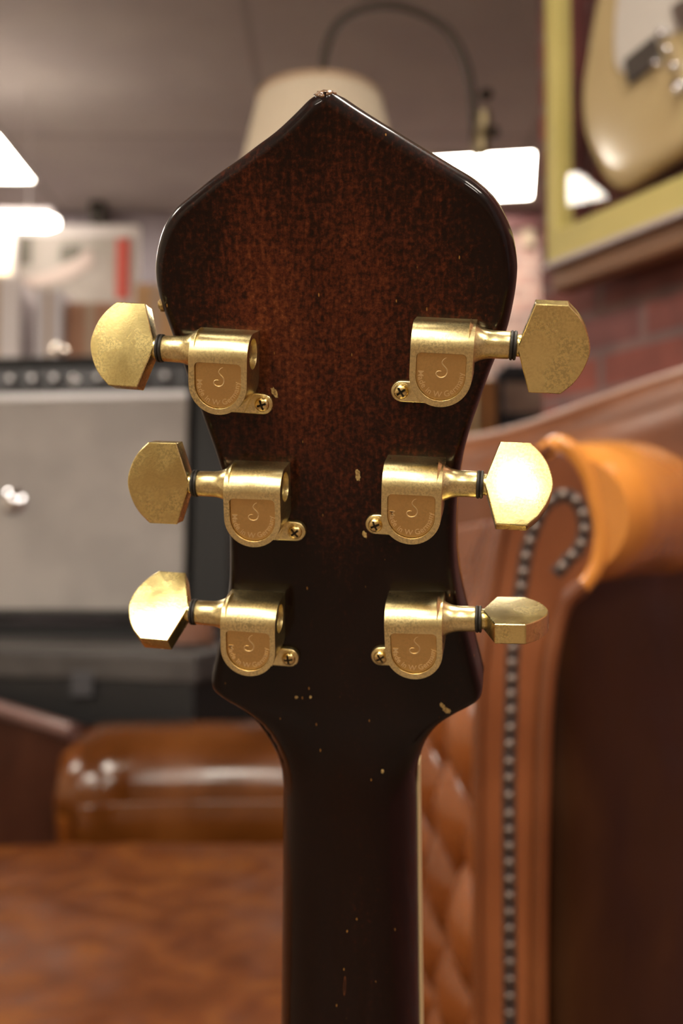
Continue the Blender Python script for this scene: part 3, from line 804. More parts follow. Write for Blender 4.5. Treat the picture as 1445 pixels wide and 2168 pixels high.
# case-local frame: x runs towards us along the front, y out of the wall, z up; origin = lower far corner of the front
CX = -WD
MC = Matrix(((CX.x, WN.x, 0, case_far.x), (CX.y, WN.y, 0, case_far.y), (0, 0, 1, case_far.z), (0, 0, 0, 1)))
case = empty('display_case', (0, 0, 0), 'olive yellow framed glazed case on the brick wall holding a cream electric guitar', 'display case')
case.matrix_world = MC; bpy.context.view_layer.update()
CL, CH, FWD = 1.25, 0.92, 0.026
BW = 0.058
def cpart(name, boxes, m, bev=0.002, parent=case):
    mb = MB()
    for c, sz in boxes: mb.box(c, sz)
    o = mb.build(name, m, smooth=False, bevel=bev); o.parent = parent; return o
cpart('frame', [((FWD / 2, -0.012, CH / 2), (FWD, 0.024, CH)), ((CL - FWD / 2, -0.012, CH / 2), (FWD, 0.024, CH)),
                ((CL / 2, -0.012, BW / 2), (CL - 2 * FWD, 0.024, BW)), ((CL / 2, -0.012, CH - FWD / 2), (CL - 2 * FWD, 0.024, FWD))], FRAME_Y, 0.003)
cpart('far_side_board', [((0.006, -0.060, CH / 2), (0.012, 0.071, CH - 0.04))], CASE_IN)
cpart('inner_bead', [((FWD / 2 + .002, -0.034, CH / 2), (FWD - .004, 0.018, CH - .05))], FRAME_Y)
cpart('bottom_board', [((CL / 2, -OFF / 2 - 0.012, 0.009), (CL, OFF - 0.026, 0.018))], CASE_WOOD)
cpart('top_board', [((CL / 2, -OFF / 2 - 0.012, CH - 0.009), (CL, OFF - 0.026, 0.018))], CASE_WOOD)
cpart('side_board', [((CL - 0.009, -OFF / 2 - 0.012, CH / 2), (0.018, OFF - 0.026, CH - .04))], CASE_WOOD)
cpart('back_panel', [((CL / 2, -OFF + 0.004, CH / 2), (CL - 0.05, 0.006, CH - 0.04))], CASE_IN, 0)
cpart('glass_pane', [((CL / 2, -0.016, CH / 2), (CL - 2 * FWD + 0.006, 0.003, CH - BW - FWD + 0.006))], GLASS, 0)
cpart('lower_moulding', [((CL / 2, -0.004, -0.006), (CL + 0.004, 0.03, 0.012))], mat('pale_moulding', (0.42, 0.36, 0.36), 0.35), 0.003)

cpart('wood_moulding', [((CL / 2, -0.030, -0.031), (CL - .006, 0.045, 0.040))], CASE_WOOD, .006)
def plane_hit(px, py, off):
    "pixel -> case-local (x, z) on the plane y = off"
    r = ray(px, py); P0 = MC @ Vector((0, off, 0)); t = (P0 - CAM).dot(WN) / r.dot(WN)
    q = MC.inverted() @ (CAM + r * t); return q.x, q.z
eg = empty('electric_guitar', (0, 0, 0), 'cream electric guitar with white pickguard behind the case glass', 'electric guitar')
GO = -0.045
gx, gz = plane_hit(1320, 400, GO)
MEG = MC @ Matrix.Translation((gx, GO, gz)); eg.matrix_world = MEG; bpy.context.view_layer.update()
def gl(px, py, off=GO):
    x, z = plane_hit(px, py, off); return x - gx, z - gz
CREAM = noisy('cream_guitar_finish', [(0.4, (0.52, 0.40, 0.21)), (0.6, (0.56, 0.44, 0.24))], 3, rough=(0.15, 0.2), coat=0.7)
WHITEG = mat('white_pickguard', (0.62, 0.58, 0.54), 0.3)
CHROME = mat('chrome', (0.8, 0.8, 0.85), 0.12, 1.0)
PICK = mat('pickup_cover', (0.05, 0.04, 0.035), 0.35)
edge_px = [(1296, -70), (1272, 20), (1255, 120), (1243, 210), (1250, 290), (1270, 345), (1292, 385), (1318, 402), (1350, 393), (1400, 360), (1460, 320), (1530, 250), (1590, 150), (1620, 20), (1640, -120), (1600, -240), (1500, -300), (1420, -260), (1370, -300), (1310, -260), (1290, -160)]
pts = [gl(*p) for p in edge_px]
pc = [(p.x, p.y) for p in catmull([(a, b, 0) for a, b in pts + [pts[0]]], 6)][:-1]
mb = MB(); n = len(pc); cxm = sum(p[0] for p in pc) / n; czm = sum(p[1] for p in pc) / n
lev = [(0.0205, 0.86), (0.0195, 0.93), (0.015, 0.975), (0.008, 1.0), (-0.008, 1.0), (-0.018, 0.96)]
vs = []
for (h, sc_) in lev:
    for (a, b_) in pc: vs.append((cxm + (a - cxm) * sc_, h, czm + (b_ - czm) * sc_))
fs = [tuple(range(n)), tuple(range((len(lev) - 1) * n, len(lev) * n))]
for i in range(len(lev) - 1):
    for k in range(n): fs.append((i * n + k, i * n + (k + 1) % n, (i + 1) * n + (k + 1) % n, (i + 1) * n + k))
mb.add(vs, fs); o = mb.build('body', CREAM, ang=60); o.parent = eg
def epoly(name, pxs, m, h0, h1, curve=False, bev=.0015):
    P = [gl(*p, GO + 0.02) for p in pxs]
    if curve: P = [(q.x, q.y) for q in catmull([(a, b, 0) for a, b in P + [P[0]]], 5)][:-1]
    mb = MB(); mb.prism(P, h0, h1, lambda a, b, c: (a, c, b)); o = mb.build(name, m, bevel=bev); o.parent = eg; return o
epoly('pickguard', [(1316, -60), (1304, 40), (1303, 120), (1315, 152), (1345, 150), (1380, 110), (1440, 60), (1520, 0), (1540, -90)], WHITEG, 0.020, 0.0235, True)
epoly('pickup', [(1326, 130), (1390, 78), (1408, 128), (1336, 182)], PICK, 0.0235, 0.029)
def chrome_knob(px, py, r=0.010, hgt=0.014, name='control_knob'):
    a, b = gl(px, py, GO + 0.03); mb = MB()
    mb.lathe([(0.02, r * 1.15), (0.024, r * 1.15), (0.026, r), (0.02 + hgt, r * .92), (0.022 + hgt, r * .6)], (a, 0, b), (0, 1, 0), 24)
    o = mb.build(name, CHROME); o.parent = eg; return o
for (a, b_, r) in ((1398, 72, .008), (1386, 135, .007), (1424, 140, .008), (1436, 182, .012), (1412, 106, .006)): chrome_knob(a, b_, r)
epoly('bridge_plate', [(1425, 15), (1500, -30), (1510, 30), (1440, 70)], CHROME, 0.0205, 0.028)
# simple neck reaching up inside the case
epoly('neck', [(1330, -250), (1385, -250), (1400, -330), (1345, -330)], EBONY, -0.012, 0.03)

# =================================================================== floor lamp
BRASS = mat('aged_brass', (0.16, 0.12, 0.07), 0.38, 0.85)
LY = 2.5
lp = at(1005, 900, LY); lamp = empty('floor_lamp', (lp.x, LY, 0), 'arching brass floor lamp with a pale pleated shade behind the headstock tip', 'floor lamp')
arcp = [at(682, 175, LY), at(686, 120, LY), at(705, 65, LY), at(740, 30, LY), at(795, 12, LY), at(850, 14, LY), at(905, 34, LY), at(950, 68, LY), at(982, 125, LY), at(996, 180, LY), at(1002, 240, LY), at(1004, 300, LY)]
mb = MB(); mb.tube(catmull(arcp, 6), 0.0095, 14); mb.build('arched_arm', mat('bronze_arm', (0.055, 0.04, 0.03), 0.5, .3), lamp)
mb = MB(); top = at(1004, 290, LY)
mb.tube([(top.x, LY, top.z), (lp.x, LY, 0.03)], 0.006, 12); mb.build('pole', mat('pole_brass', (0.34, 0.28, 0.18), 0.35, .9), lamp)
mb = MB(); c = at(1018, 300, LY)
mb.lathe([(-0.035, .012), (-0.03, .021), (0.02, .021), (0.03, .017), (0.045, .017), (0.05, .01)], c, (0, 0, 1), 24)
mb.lathe([(-.02, .018), (.02, .018)], at(1024, 255, LY), (0, 0, 1), 24)
mb.build('clamp', mat('clamp_brass', (0.36, 0.29, 0.17), 0.35, .8), lamp)
mb = MB(); mb.lathe([(0.018, .008), (.03, .014), (.042, .014), (.046, .006)], at(1016, 280, LY), (1, 0, 0), 20)
DK = mat('dark_knob', (0.05, 0.04, 0.03), 0.4, .6); mb.build('thumb_screw', DK, lamp); mb = MB()
mb.lathe([(0.0, .01), (.014, .016), (.03, .010)], at(1016, 205, LY), (1, 0, 0.4), 20); mb.build('thumb_screw', DK, lamp)
mb = MB(); mb.lathe([(0, .15), (0.02, .15), (0.03, .03), (0.05, .012)], (lp.x, LY, 0.0), (0, 0, 1), 40); mb.build('base', BRASS, lamp)
LINEN = mat('pleated_linen', (0.62, 0.53, 0.41), 0.9, emis=(1.0, 0.72, 0.42), estr=0.035)
sc_ = at(676, 214, LY); r1 = 0.150; r2 = 0.202; hh = 0.225
mb = MB()
def shade_fn(u, v):
    a = 2 * PI * u; r = (r1 + (r2 - r1) * v) * (1 + 0.010 * math.sin(a * 56)); return Vector((sc_.x + r * math.cos(a), LY + r * math.sin(a), sc_.z + 0.0 - hh * v))
mb.grid(shade_fn, 448, 6)
o = mb.build('lamp_shade', LINEN, lamp, ang=80); md = o.modifiers.new('s', 'SOLIDIFY'); md.thickness = 0.002
TRIMM = mat('shade_trim', (0.62, 0.42, 0.26), 0.8)
for (zz, r) in ((0, r1), (-hh, r2)):
    mb = MB(); mb.tube([(sc_.x + r * math.cos(2 * PI * k / 48), LY + r * math.sin(2 * PI * k / 48), sc_.z + zz) for k in range(49)], 0.005, 8)
    mb.build('shade_trim', TRIMM, lamp)
mb = MB(); mb.lathe([(0, .012), (.03, .02), (.08, .03), (.11, .03), (.13, .01)], (sc_.x, LY, sc_.z - 0.02), (0, 0, -1), 24)
mb.tube([(sc_.x, LY, sc_.z - .01), (sc_.x, LY, sc_.z + .02)], .006); mb.build('socket', BRASS, lamp)

# =================================================================== amplifier on a cabinet
GRILLE = noisy('silver_grille_cloth', [(0.4, (0.36, 0.33, 0.315)), (0.6, (0.43, 0.395, 0.375))], 5, rough=(0.7, 0.85), bump=0.4, bscale=500)
TOLEX = noisy('black_tolex', [(0.4, (0.006, 0.006, 0.007)), (0.6, (0.011, 0.010, 0.011))], 200, rough=(0.5, 0.65), bump=0.4, bscale=600)
PANEL = mat('control_panel', (0.06, 0.06, 0.07), 0.35)
SILV = mat('aluminium_trim', (0.62, 0.6, 0.62), 0.35, 0.6)
AY = 3.15
aR = at(412, 1290, AY); aw = 0.98; ah = 0.74; ad = 0.27
a0 = at(398, 1310, AY)
MAamp = Matrix.Translation((a0.x, AY, a0.z)) @ Matrix.Rotation(math.radians(-6), 4, 'Z') @ Matrix.Rotation(math.radians(-4), 4, 'X') @ Matrix.Scale(3.15 / 2.9 * 1.06, 4)
amp = empty('guitar_amplifier', (0, 0, 0), 'silver grille guitar amplifier with a black control panel on a black cabinet', 'amplifier'); amp.matrix_world = MAamp; bpy.context.view_layer.update()
AWD = 0.92; AHT = 0.72
def apart(name, boxes, m, bev=0.003, par=None):
    mb = MB()
    for c, sz in boxes: mb.box(c, sz)
    o = mb.build(name, m, smooth=False, bevel=bev); o.parent = par or amp; return o
# local: x from 0 (right end) to -AWD, y back, z up
sd = 0.022
apart('cabinet', [((-AWD / 2 + .05, 0.15, sd / 2), (AWD + .10, 0.27, sd)), ((-AWD / 2 + .05, 0.15, AHT - sd / 2), (AWD + .10, 0.27, sd)), ((0.05, 0.15, AHT / 2), (.10, 0.27, AHT - 2 * sd)), ((-AWD + sd / 2, 0.15, AHT / 2), (sd, 0.27, AHT - 2 * sd)), ((-AWD / 2, 0.28, AHT / 2), (AWD - 2 * sd, 0.012, AHT - 2 * sd))], TOLEX, 0.008)
apart('grille_cloth', [((-AWD / 2, 0.03, 0.31), (AWD - 2 * sd, 0.02, 0.575))], GRILLE, 0.003)
apart('control_panel', [((-AWD / 2, 0.035, 0.655), (AWD - 2 * sd, 0.03, 0.066))], PANEL, 0.002)
apart('trim_strip', [((-AWD / 2, 0.022, 0.607), (AWD - 2 * sd, 0.012, 0.020))], SILV, 0.002)
for i in range(12):
    x = -0.08 - i * 0.062
    if i in (4, 8): continue
    mb = MB(); mb.lathe([(0, .019), (.006, .019), (.010, .012), (.022, .011), (.024, .006)], (x, 0.018, 0.655), (0, -1, 0), 18)
    o = mb.build('control_knob', [mat('skirted_knob', (0.05, 0.05, 0.055), 0.3)] if i == 0 else [bpy.data.materials['skirted_knob']]); o.parent = amp
    mb = MB(); mb.lathe([(0, .008), (.001, .008)], (x, -0.0065, 0.655), (0, -1, 0), 14)
    k2 = mb.build('knob_cap', SILV); k2.parent = o
for x in (-0.34, -0.585):
    mb = MB(); mb.lathe([(0, .013), (.003, .013), (.004, .006), (.01, .005)], (x, 0.018, 0.655), (0, -1, 0), 16)
    o = mb.build('input_jack', CHROME); o.parent = amp
# round chrome badge at the left of the grille
q = amp.matrix_world.inverted() @ at(8, 1055, 3.18)
mb = MB(); mb.lathe([(0, .036), (.01, .034), (.018, .022), (.022, .008)], (q.x, 0.02, q.z), (0, -1, 0), 28); o = mb.build('corner_boss', CHROME); o.parent = amp
mb = MB(); mb.tube([(-AWD / 2 - .10, .15, AHT), (-AWD / 2 - .09, .15, AHT + .022), (-AWD / 2 + .09, .15, AHT + .022), (-AWD / 2 + .10, .15, AHT)], .008, 10); o = mb.build('handle', TOLEX); o.parent = amp

cz = a0.z - 0.03
cabn = empty('speaker_cabinet', (a0.x - 0.45, 3.28, 0), 'large black speaker cabinet with the silver grille amplifier on top', 'speaker cabinet')
R = Matrix.Translation((a0.x - 0.36, 3.28, 0)) @ Matrix.Rotation(math.radians(-6), 4, 'Z')
mb = MB(); mb.box((0, 0.13, cz / 2 + .02), (1.10, 0.42, cz - .04), R); mb.build('shell', TOLEX, cabn, smooth=False, bevel=.012)
mb = MB(); mb.box((0, -0.085, cz / 2 + 0.02), (1.02, 0.02, cz - .12), R); mb.build('grille', mat('dark_grille', (0.03, 0.028, 0.027), .8), cabn, smooth=False)
for k in (-1, 1):
    for j in (-.08, .3):
        mb = MB(); mb.lathe([(0, .02), (.022, .024)], R @ Vector((k * .46, j, 0)), (0, 0, 1), 16); mb.build('foot', DARK, cabn)
# low black flight case in front of it
fcz = 0.80
fc = empty('flight_case', (-0.86, 2.84, 0), 'black flight case with a grey sheen painted on its lid, in front of the speaker cabinet', 'flight case')
R2 = Matrix.Translation((-0.86, 2.84, 0)) @ Matrix.Rotation(math.radians(-16), 4, 'Z')
mb = MB(); mb.box((0, 0, fcz / 2 - .03), (1.15, 0.34, fcz - .10), R2); mb.build('box', TOLEX, fc, smooth=False, bevel=.01)
mb = MB(); mb.box((0, 0, fcz - .045), (1.17, 0.36, 0.075), R2); mb.build('lid', noisy('lid_grey_sheen', [(0.4, (0.05, 0.045, 0.045)), (0.6, (0.075, 0.068, 0.066))], 8, rough=(.4, .55)), fc, smooth=False, bevel=.01)  # grey sheen on the black top painted into the lid colour
mb = MB(); mb.box((.28, -.182, fcz - .09), (.06, .006, .06), R2); mb.build('latch', PANEL, fc, smooth=False, bevel=.002)
for k in (-.5, .5):
    mb = MB(); mb.lathe([(0, .03), (.05, .03)], R2 @ Vector((k, 0, 0)), (0, 0, 1), 16); mb.build('foot', DARK, fc)

# small copper-and-white thing on the case: coiled cable
cc = at(405, 1400, 2.72)
mb = MB(); mb.tube([(cc.x + .055 * math.cos(a * .5) * (1 - .0 * a), 2.72 + .05 * math.sin(a * .5), fcz + 0.0 + .0012 * a) for a in range(0, 60)], .0065, 8)
tag(mb.build('coiled_cable', mat('copper_cable', (0.30, 0.14, 0.09), .5)), 'coil of brown cable on the flight case beside the headstock', 'cable')

# glinting little reflector on the amplifier
g = at(125, 742, 3.3)
mb = MB(); mb.lathe([(0, .006), (0.0, .020), (0.004, .0245), (0.010, .020), (0.022, .006)], g, (0.35, -0.8, 0.45), 24)
zt = (amp.matrix_world @ Vector((-.35, .13, AHT))).z + .002
mb.tube([g, (g.x, g.y + .02, zt)], .004, 8)
mb.lathe([(0, .03), (.006, .028)], (g.x, g.y + .02, zt), (0, 0, 1), 20)
tag(mb.build('small_mirror', mat('bright_reflector', (0.95, 0.85, 0.75), 0.25, 1)), 'small round reflector glinting on top of the amplifier', 'reflector')

# =================================================================== things along the far wall, left
WHITE = mat('white_board', (0.82, 0.77, 0.75), 0.7)
PY = 4.35
def flatbox(mb, px0, py0, px1, py1, y, t=0.02):
    a = at(px0, py0, y); b = at(px1, py1, y)
    mb.box(((a.x + b.x) / 2, y + t / 2, (a.z + b.z) / 2), (abs(b.x - a.x), t, abs(a.z - b.z)))
pcab = empty('poster_stand', at(160, 790, PY), 'white framed poster stand with a red stripe, left behind the amplifier', 'poster')
def pp(name, rects, m, y, t=0.02, bev=0):
    mb = MB()
    for r in rects: flatbox(mb, *r, y, t)
    return mb.build(name, m, pcab, smooth=False, bevel=bev)
pp('board', [(-60, 474, 292, 860)], WHITE, PY + .02, .03, .02)
pp('print', [(34, 500, 274, 745)], noisy('poster_grey', [(0.35, (0.36, 0.34, 0.29)), (0.5, (0.5, 0.46, 0.42)), (0.65, (0.6, 0.56, 0.52))], 4, rough=(.6, .7)), PY + .012, .006)
pp('stripe', [(246, 505, 272, 632)], mat('poster_red', (0.68, 0.12, 0.09), .6), PY + .006, .006)
PD = mat('poster_dark', (0.18, 0.17, 0.14), .6)
for rc_ in [(40, 500, 66, 560), (128, 520, 170, 556), (40, 640, 70, 720)]: pp('dark_picture_area', [rc_], PD, PY + .007, .005)
mb = MB(); A = [at(*p, PY) for p in ((40, 590), (110, 572), (160, 545), (190, 525), (200, 560), (150, 590), (90, 605), (45, 610))]
mb.prism([(p.x, p.z) for p in A], PY + .003, PY + .007, lambda a, b, c: (a, c, b)); mb.build('pale_swoosh', mat('poster_pale', (0.66, 0.55, 0.5), .6), pcab, smooth=False)
mb = MB()
for px in (20, 270):
    p = at(px, 700, PY + .06); mb.box((p.x, p.y, (p.z + .1) / 2), (.03, .03, p.z + .1))
mb.build('stand_leg', mat('grey_leg', (.3, .3, .3), .5), pcab, smooth=False)

def simple_box(name, rect, y, depth, m, label, cat, ground=True):
    a = at(rect[0], rect[1], y); b = at(rect[2], rect[3], y); b.z = tz
    o0 = empty(name, ((a.x + b.x) / 2, y + depth / 2, b.z), label, cat)
    mb = MB(); mb.box(((a.x + b.x) / 2, y + depth / 2, (a.z + b.z) / 2), (abs(b.x - a.x), depth, abs(a.z - b.z)))
    mb.build('carton', m, o0, smooth=False, bevel=.006)
    mb = MB(); mb.box(((a.x + b.x) / 2, y - .001, (a.z + b.z) / 2), (abs(b.x - a.x) * .18, .003, abs(a.z - b.z) * .98))
    mb.build('tape', mat('tape', (0.5, 0.36, 0.26), .4), o0, smooth=False)
    return o0
def table(name, x0, x1, y0, y1, z, m, label):
    e = empty(name, ((x0 + x1) / 2, (y0 + y1) / 2, 0), label, 'table')
    mb = MB(); mb.box(((x0 + x1) / 2, (y0 + y1) / 2, z - .015), (x1 - x0, y1 - y0, .03)); mb.build('top', m, e, smooth=False, bevel=.004)
    for x in (x0 + .04, x1 - .04):
        for y in (y0 + .04, y1 - .04):
            mb = MB(); mb.box((x, y, (z - .03) / 2), (.04, .04, z - .03)); mb.build('leg', m, e, smooth=False)
tz = at(100, 800, 3.9).z
table('side_table', -1.75, -0.62, 3.76, 4.25, tz, mat('pale_table', (.5, .42, .36), .5), 'pale table between the amplifier and the poster stand')
simple_box('cardboard_box', (140, 640, 240, 800), 3.9, .2, noisy('cardboard', [(0.4, (0.42, 0.22, 0.14)), (0.6, (0.50, 0.27, 0.18))], 5, rough=(.8, .9)), 'brown cardboard box standing below the red striped poster', 'box')
simple_box('white_carton', (74, 612, 130, 800), 3.85, .2, mat('white_carton', (0.70, 0.66, 0.70), .7), 'tall white carton left of the brown cardboard box', 'box')
simple_box('white_carton', (-60, 590, 40, 800), 3.82, .28, mat('white_carton_big', (0.80, 0.74, 0.75), .7), 'wide white carton at the left edge of the photo', 'box')
lb = empty('lightbox', at(-10, 600, 4.2), 'glowing yellowish sign box at the left edge above the white carton', 'light box')
mb = MB(); flatbox(mb, -160, 490, 28, 588, 4.22, .06); mb.build('housing', WHITE, lb, smooth=False, bevel=.004)
mb = MB(); flatbox(mb, -150, 497, 20, 580, 4.214, .005); mb.build('lit_face', mat('lit_yellow', (.9, .8, .5), .5, emis=(1.0, .82, .5), estr=1.1), lb, smooth=False)
# long tube light fixed over the poster stand
tl = empty('tube_light', at(20, 470, 4.1), 'long white tube light glowing over the poster stand', 'tube light')
mb = MB(); mb.tube([at(-260, 462, 4.1), at(-230, 465, 4.1), at(100, 471, 4.1), at(122, 472, 4.1)], [.015, .033, .033, .018], 18)
mb.build('tube', mat('lit_tube', (1, 1, 1), .5, emis=(1.0, .9, .78), estr=12), tl)
mb = MB(); p0 = at(-260, 452, 4.14); p1 = at(110, 455, 4.14); mb.box(((p0.x + p1.x) / 2, 4.15, (p0.z + p1.z) / 2 - .0), (p1.x - p0.x, .03, .05)); 
for px in (-180, 60):
    p = at(px, 450, 4.15); mb.box((p.x, 4.15, (p.z + CEIL_Z) / 2), (.005, .005, CEIL_Z - p.z))
mb.build('batten', mat('batten_grey', (.55, .5, .5), .5), tl, smooth=False)
# dark little speaker high on the far wall
s0 = at(208, 450, 5.5)
sp = empty('wall_speaker', (s0.x, 5.55, s0.z), 'small dark wall speaker above the poster stand near the ceiling', 'speaker')
mb = MB(); mb.box((s0.x, 5.50, s0.z), (.075, .10, .12)); mb.build('case', mat('dark_speaker', (.05, .04, .03), .6), sp, smooth=False, bevel=.006)
mb = MB(); mb.lathe([(0, .028), (.006, .026), (.001, .006)], (s0.x, 5.45, s0.z), (0, -1, 0), 20); mb.build('cone', DARK, sp)
mb = MB(); mb.box((s0.x, 5.575, s0.z), (.02, .05, .02)); mb.build('bracket', DARK, sp, smooth=False)
# amber cloth seen between button and headstock edge
simple_box('amber_box', (286, 600, 372, 800), 3.95, .12, mat('amber_box', (0.62, 0.36, 0.17), .6), 'amber box glimpsed left of the headstock edge', 'box')

# =================================================================== things along the far wall, right
pf = empty('framed_picture', at(1140, 900, 4.3), 'pale picture in a thick black frame on the table by the far brick wall', 'picture')
def fr_part(name, rects, m, y, t, bev=0):
    mb = MB()
    for r in rects: flatbox(mb, *r, y, t)
    return mb.build(name, m, pf, smooth=False, bevel=bev)
fr_part('frame', [(1178, 805, 1224, 912), (1064, 874, 1178, 912), (1050, 780, 1066, 912), (1066, 770, 1224, 806)], mat('charcoal_frame', (.035, .036, .045), .5), 4.3, .05, .006)
fr_part('picture', [(1066, 806, 1178, 874)], noisy('pale_print', [(0.35, (0.42, 0.27, 0.22)), (0.55, (0.62, 0.45, 0.36)), (0.7, (0.3, 0.2, 0.18))], 7, rough=(.5, .6)), 4.33, .01)
ob = empty('amber_cabinet', (at(1025, 1000, 4.2).x, 4.3, 0), 'amber wooden cabinet between the headstock and the black framed picture', 'cabinet')
b0 = at(985, 800, 4.2); b1 = at(1052, 960, 4.2)
mb = MB(); mb.box(((b0.x + b1.x) / 2 - .1, 4.35, b0.z / 2 + .02), (b1.x - b0.x + .2, .3, b0.z - .04)); mb.build('body', noisy('amber_wood', [(0.4, (0.45, 0.19, 0.06)), (0.6, (0.55, 0.25, 0.09))], 5, rough=(.3, .4), stretch=(4, 4, .5)), ob, smooth=False, bevel=.01)
mb = MB(); mb.box(((b0.x + b1.x) / 2 - .1, 4.194, b0.z * .62), (.2, .012, b0.z * .6)); mb.build('door', bpy.data.materials['amber_wood'], ob, smooth=False, bevel=.006)
mb = MB()
for x in (b0.x - .06, b1.x - .04): mb.box((x, 4.35, .02), (.04, .25, .04))
mb.build('plinth', DARK, ob, smooth=False)
tz2 = at(1140, 912, 4.3).z
table('display_table', b1.x + .02, b1.x + .95, 4.15, 4.6, tz2, mat('grey_table', (.30, .25, .27), .5), 'grey table under the black framed picture')
# small things pinned on the far brick wall
mb = MB(); flatbox(mb, 1108, 470, 1130, 520, 5.57, .03); tag(mb.build('wall_plaque', mat('olive_plaque', (.26, .2, .14), .6), smooth=False, bevel=.004), 'small olive plaque high on the far brick wall', 'plaque')
pl = at(1108, 760, 4.5)
mb = MB(); mb.lathe([(0, .05), (.02, .055), (.10, .045), (.13, .03), (.16, .02), (.20, .045), (.22, .04)], (at(1120, 770, 4.45).x, 4.45, tz2), (0, 0, 1), 28)
tag(mb.build('pale_vase', mat('pale_pot', (.6, .42, .32), .4)), 'pale vase behind the black framed picture', 'vase')

# =================================================================== armchair with nailheads, right
ch = empty('nailhead_armchair', (0.45, 1.15, 0), 'tall brown leather armchair with nailhead trim and a rolled tan arm', 'armchair')
CY = 0.85
def A3(px, py, y=CY): return at(px, py, y)
# front facing of the wing
Lp = [(1012, 2500), (1012, 2000), (1013, 1650), (1018, 1450), (1032, 1330), (1048, 1220), (1066, 1120), (1092, 1035), (1128, 975), (1165, 948)]
Rp = [(1190, 950), (1222, 985), (1250, 1040), (1264, 1120), (1256, 1190), (1228, 1236), (1198, 1262), (1176, 1310), (1158, 1400), (1148, 1500), (1142, 1650), (1138, 2000), (1138, 2500)]
poly = [(p.x, p.y) for p in catmull([(a, b, 0) for a, b in Lp], 4)] + [(p.x, p.y) for p in catmull([(a, b, 0) for a, b in Rp], 4)]
P3 = [A3(*p) for p in poly]
mb = MB(); n = len(P3)
cxx = sum(p.x for p in P3) / n
mb.prism([(p.x, p.z) for p in P3], CY, CY + .05, lambda a, b, c: (a, c, b))
o = mb.build('front_facing', L_FACE, ch, bevel=.006, seg=4)
def facing_tube(pts, r, m, name, yo=0, n=10, dens=6):
    mb = MB(); mb.tube(catmull([A3(a, b, CY) + Vector((0, -yo, 0)) for a, b in pts], dens), r, n); return mb.build(name, m, ch)
facing_tube(Lp, .0045, L_BROWN, 'piping', .001)
facing_tube([(1140, 2500), (1140, 2000), (1146, 1650), (1152, 1500), (1162, 1400), (1180, 1315), (1200, 1268), (1232, 1240)], .007, L_BROWN, 'piping', .002)
# nails
npath = catmull([A3(*p) for p in [(1079, 2450), (1079, 2168), (1078, 1900), (1077, 1650), (1082, 1480), (1084, 1400), (1092, 1310), (1104, 1235), (1114, 1172), (1130, 1118), (1152, 1072), (1184, 1050), (1214, 1056), (1232, 1084), (1236, 1122), (1226, 1160), (1206, 1182), (1190, 1200), (1176, 1216)]], 30)
nail_me = None; acc = 0; last = npath[0]; k = 0; nails = []
def nail_mesh():
    mb = MB(); mb.lathe([(0, .0052)] + [(.0034 * math.sin(PI / 2 * i / 6), .0052 * math.cos(PI / 2 * i / 6)) for i in range(1, 6)] + [(.0034, .0004)], (0, 0, 0), (0, -1, 0), 16)
    return mesh_from(mb.v, mb.f, True, 60)
nm = nail_mesh(); nm.materials.append(NAIL)
for p in npath[1:]:
    acc += (p - last).length; last = p
    if acc >= 0.0122:
        acc = 0; oo = link_mesh('nail', nm, ch, world=True); oo.location = (p.x, CY + .0005, p.z)
        nails.append(oo)
# dark gimp band under the nails
mb = MB(); mb.tube([p + Vector((0, .0005, 0)) for p in npath], .0058, 8, flat=1); 
o = mb.build('gimp_band', mat('dark_gimp', (.03, .016, .014), .6), ch)
for v in o.data.vertices: v.co.y = CY + (v.co.y - CY) * .25
# rolled top of the arm, running away to the right
axis = [A3(1205, 1092, .865), A3(1232, 1088, .89), A3(1270, 1080, .94), A3(1330, 1078, 1.03), A3(1395, 1092, 1.16), A3(1450, 1100, 1.32), A3(1500, 1105, 1.5)]
rad = [.050, .0600, .0635, .0660, .0665, .065, .06]
ax2 = catmull(axis, 6); rr = list(np.interp(np.linspace(0, len(rad) - 1, len(ax2)), range(len(rad)), rad))
mb = MB(); mb.tube(ax2, rr, 48)
o = mb.build('rolled_arm', L_TAN, ch, ang=60)
for v in o.data.vertices:
    v.co += v.co.normalized() * 0.0022 * mnoise.noise(v.co * 18)
# lip of the roll folding round the facing
facing_tube([(1150, 962), (1185, 940), (1218, 962), (1246, 1010), (1262, 1070), (1272, 1130), (1262, 1195), (1236, 1236), (1205, 1262)], .0085, L_TAN, 'roll_lip', -.006, 12)
# outer panel under the roll
def outer_fn(u, v):
    y = CY + .03 + u * .68
    px = 1140 + (1590 - 1140) * (u ** .62)
    b = at(px, 1084, y)
    z = .12 + v * (1.05 - .12)
    bul = .016 * math.sin(PI * min(1, v * 1.0)) * math.sin(PI * min(1, u * 1.3))
    w_ = .006 * mnoise.noise(Vector((u * 3, v * 4, 3)))
    nx = Vector((.55, -.8, 0)).normalized()
    return Vector((b.x, y, z)) + nx * (bul + w_)
mb = MB(); mb.grid(outer_fn, 40, 60); o = mb.build('outer_side', L_SHADED, ch, ang=80)
L_SIDE_SHADED = leather('shaded_outer_leather', (0.020, 0.006, 0.002), (0.030, 0.010, 0.003), (0.048, 0.017, 0.005))  # same leather darkened, the shade below the roll painted into its colour
L_SIDE_SHADED.node_tree.nodes['Principled BSDF'].inputs['Coat Weight'].default_value = 0; L_SIDE_SHADED.node_tree.nodes['Principled BSDF'].inputs['Specular IOR Level'].default_value = 0.15
o.data.materials.clear(); o.data.materials.append(L_SIDE_SHADED)
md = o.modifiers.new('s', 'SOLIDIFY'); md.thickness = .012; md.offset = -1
# vertical welt at the front of the outer side
mb = MB(); mb.tube([at(1163, py, CY + .035) for py in range(1290, 2500, 60)], .008, 12); mb.build('welt', L_BROWN, ch)
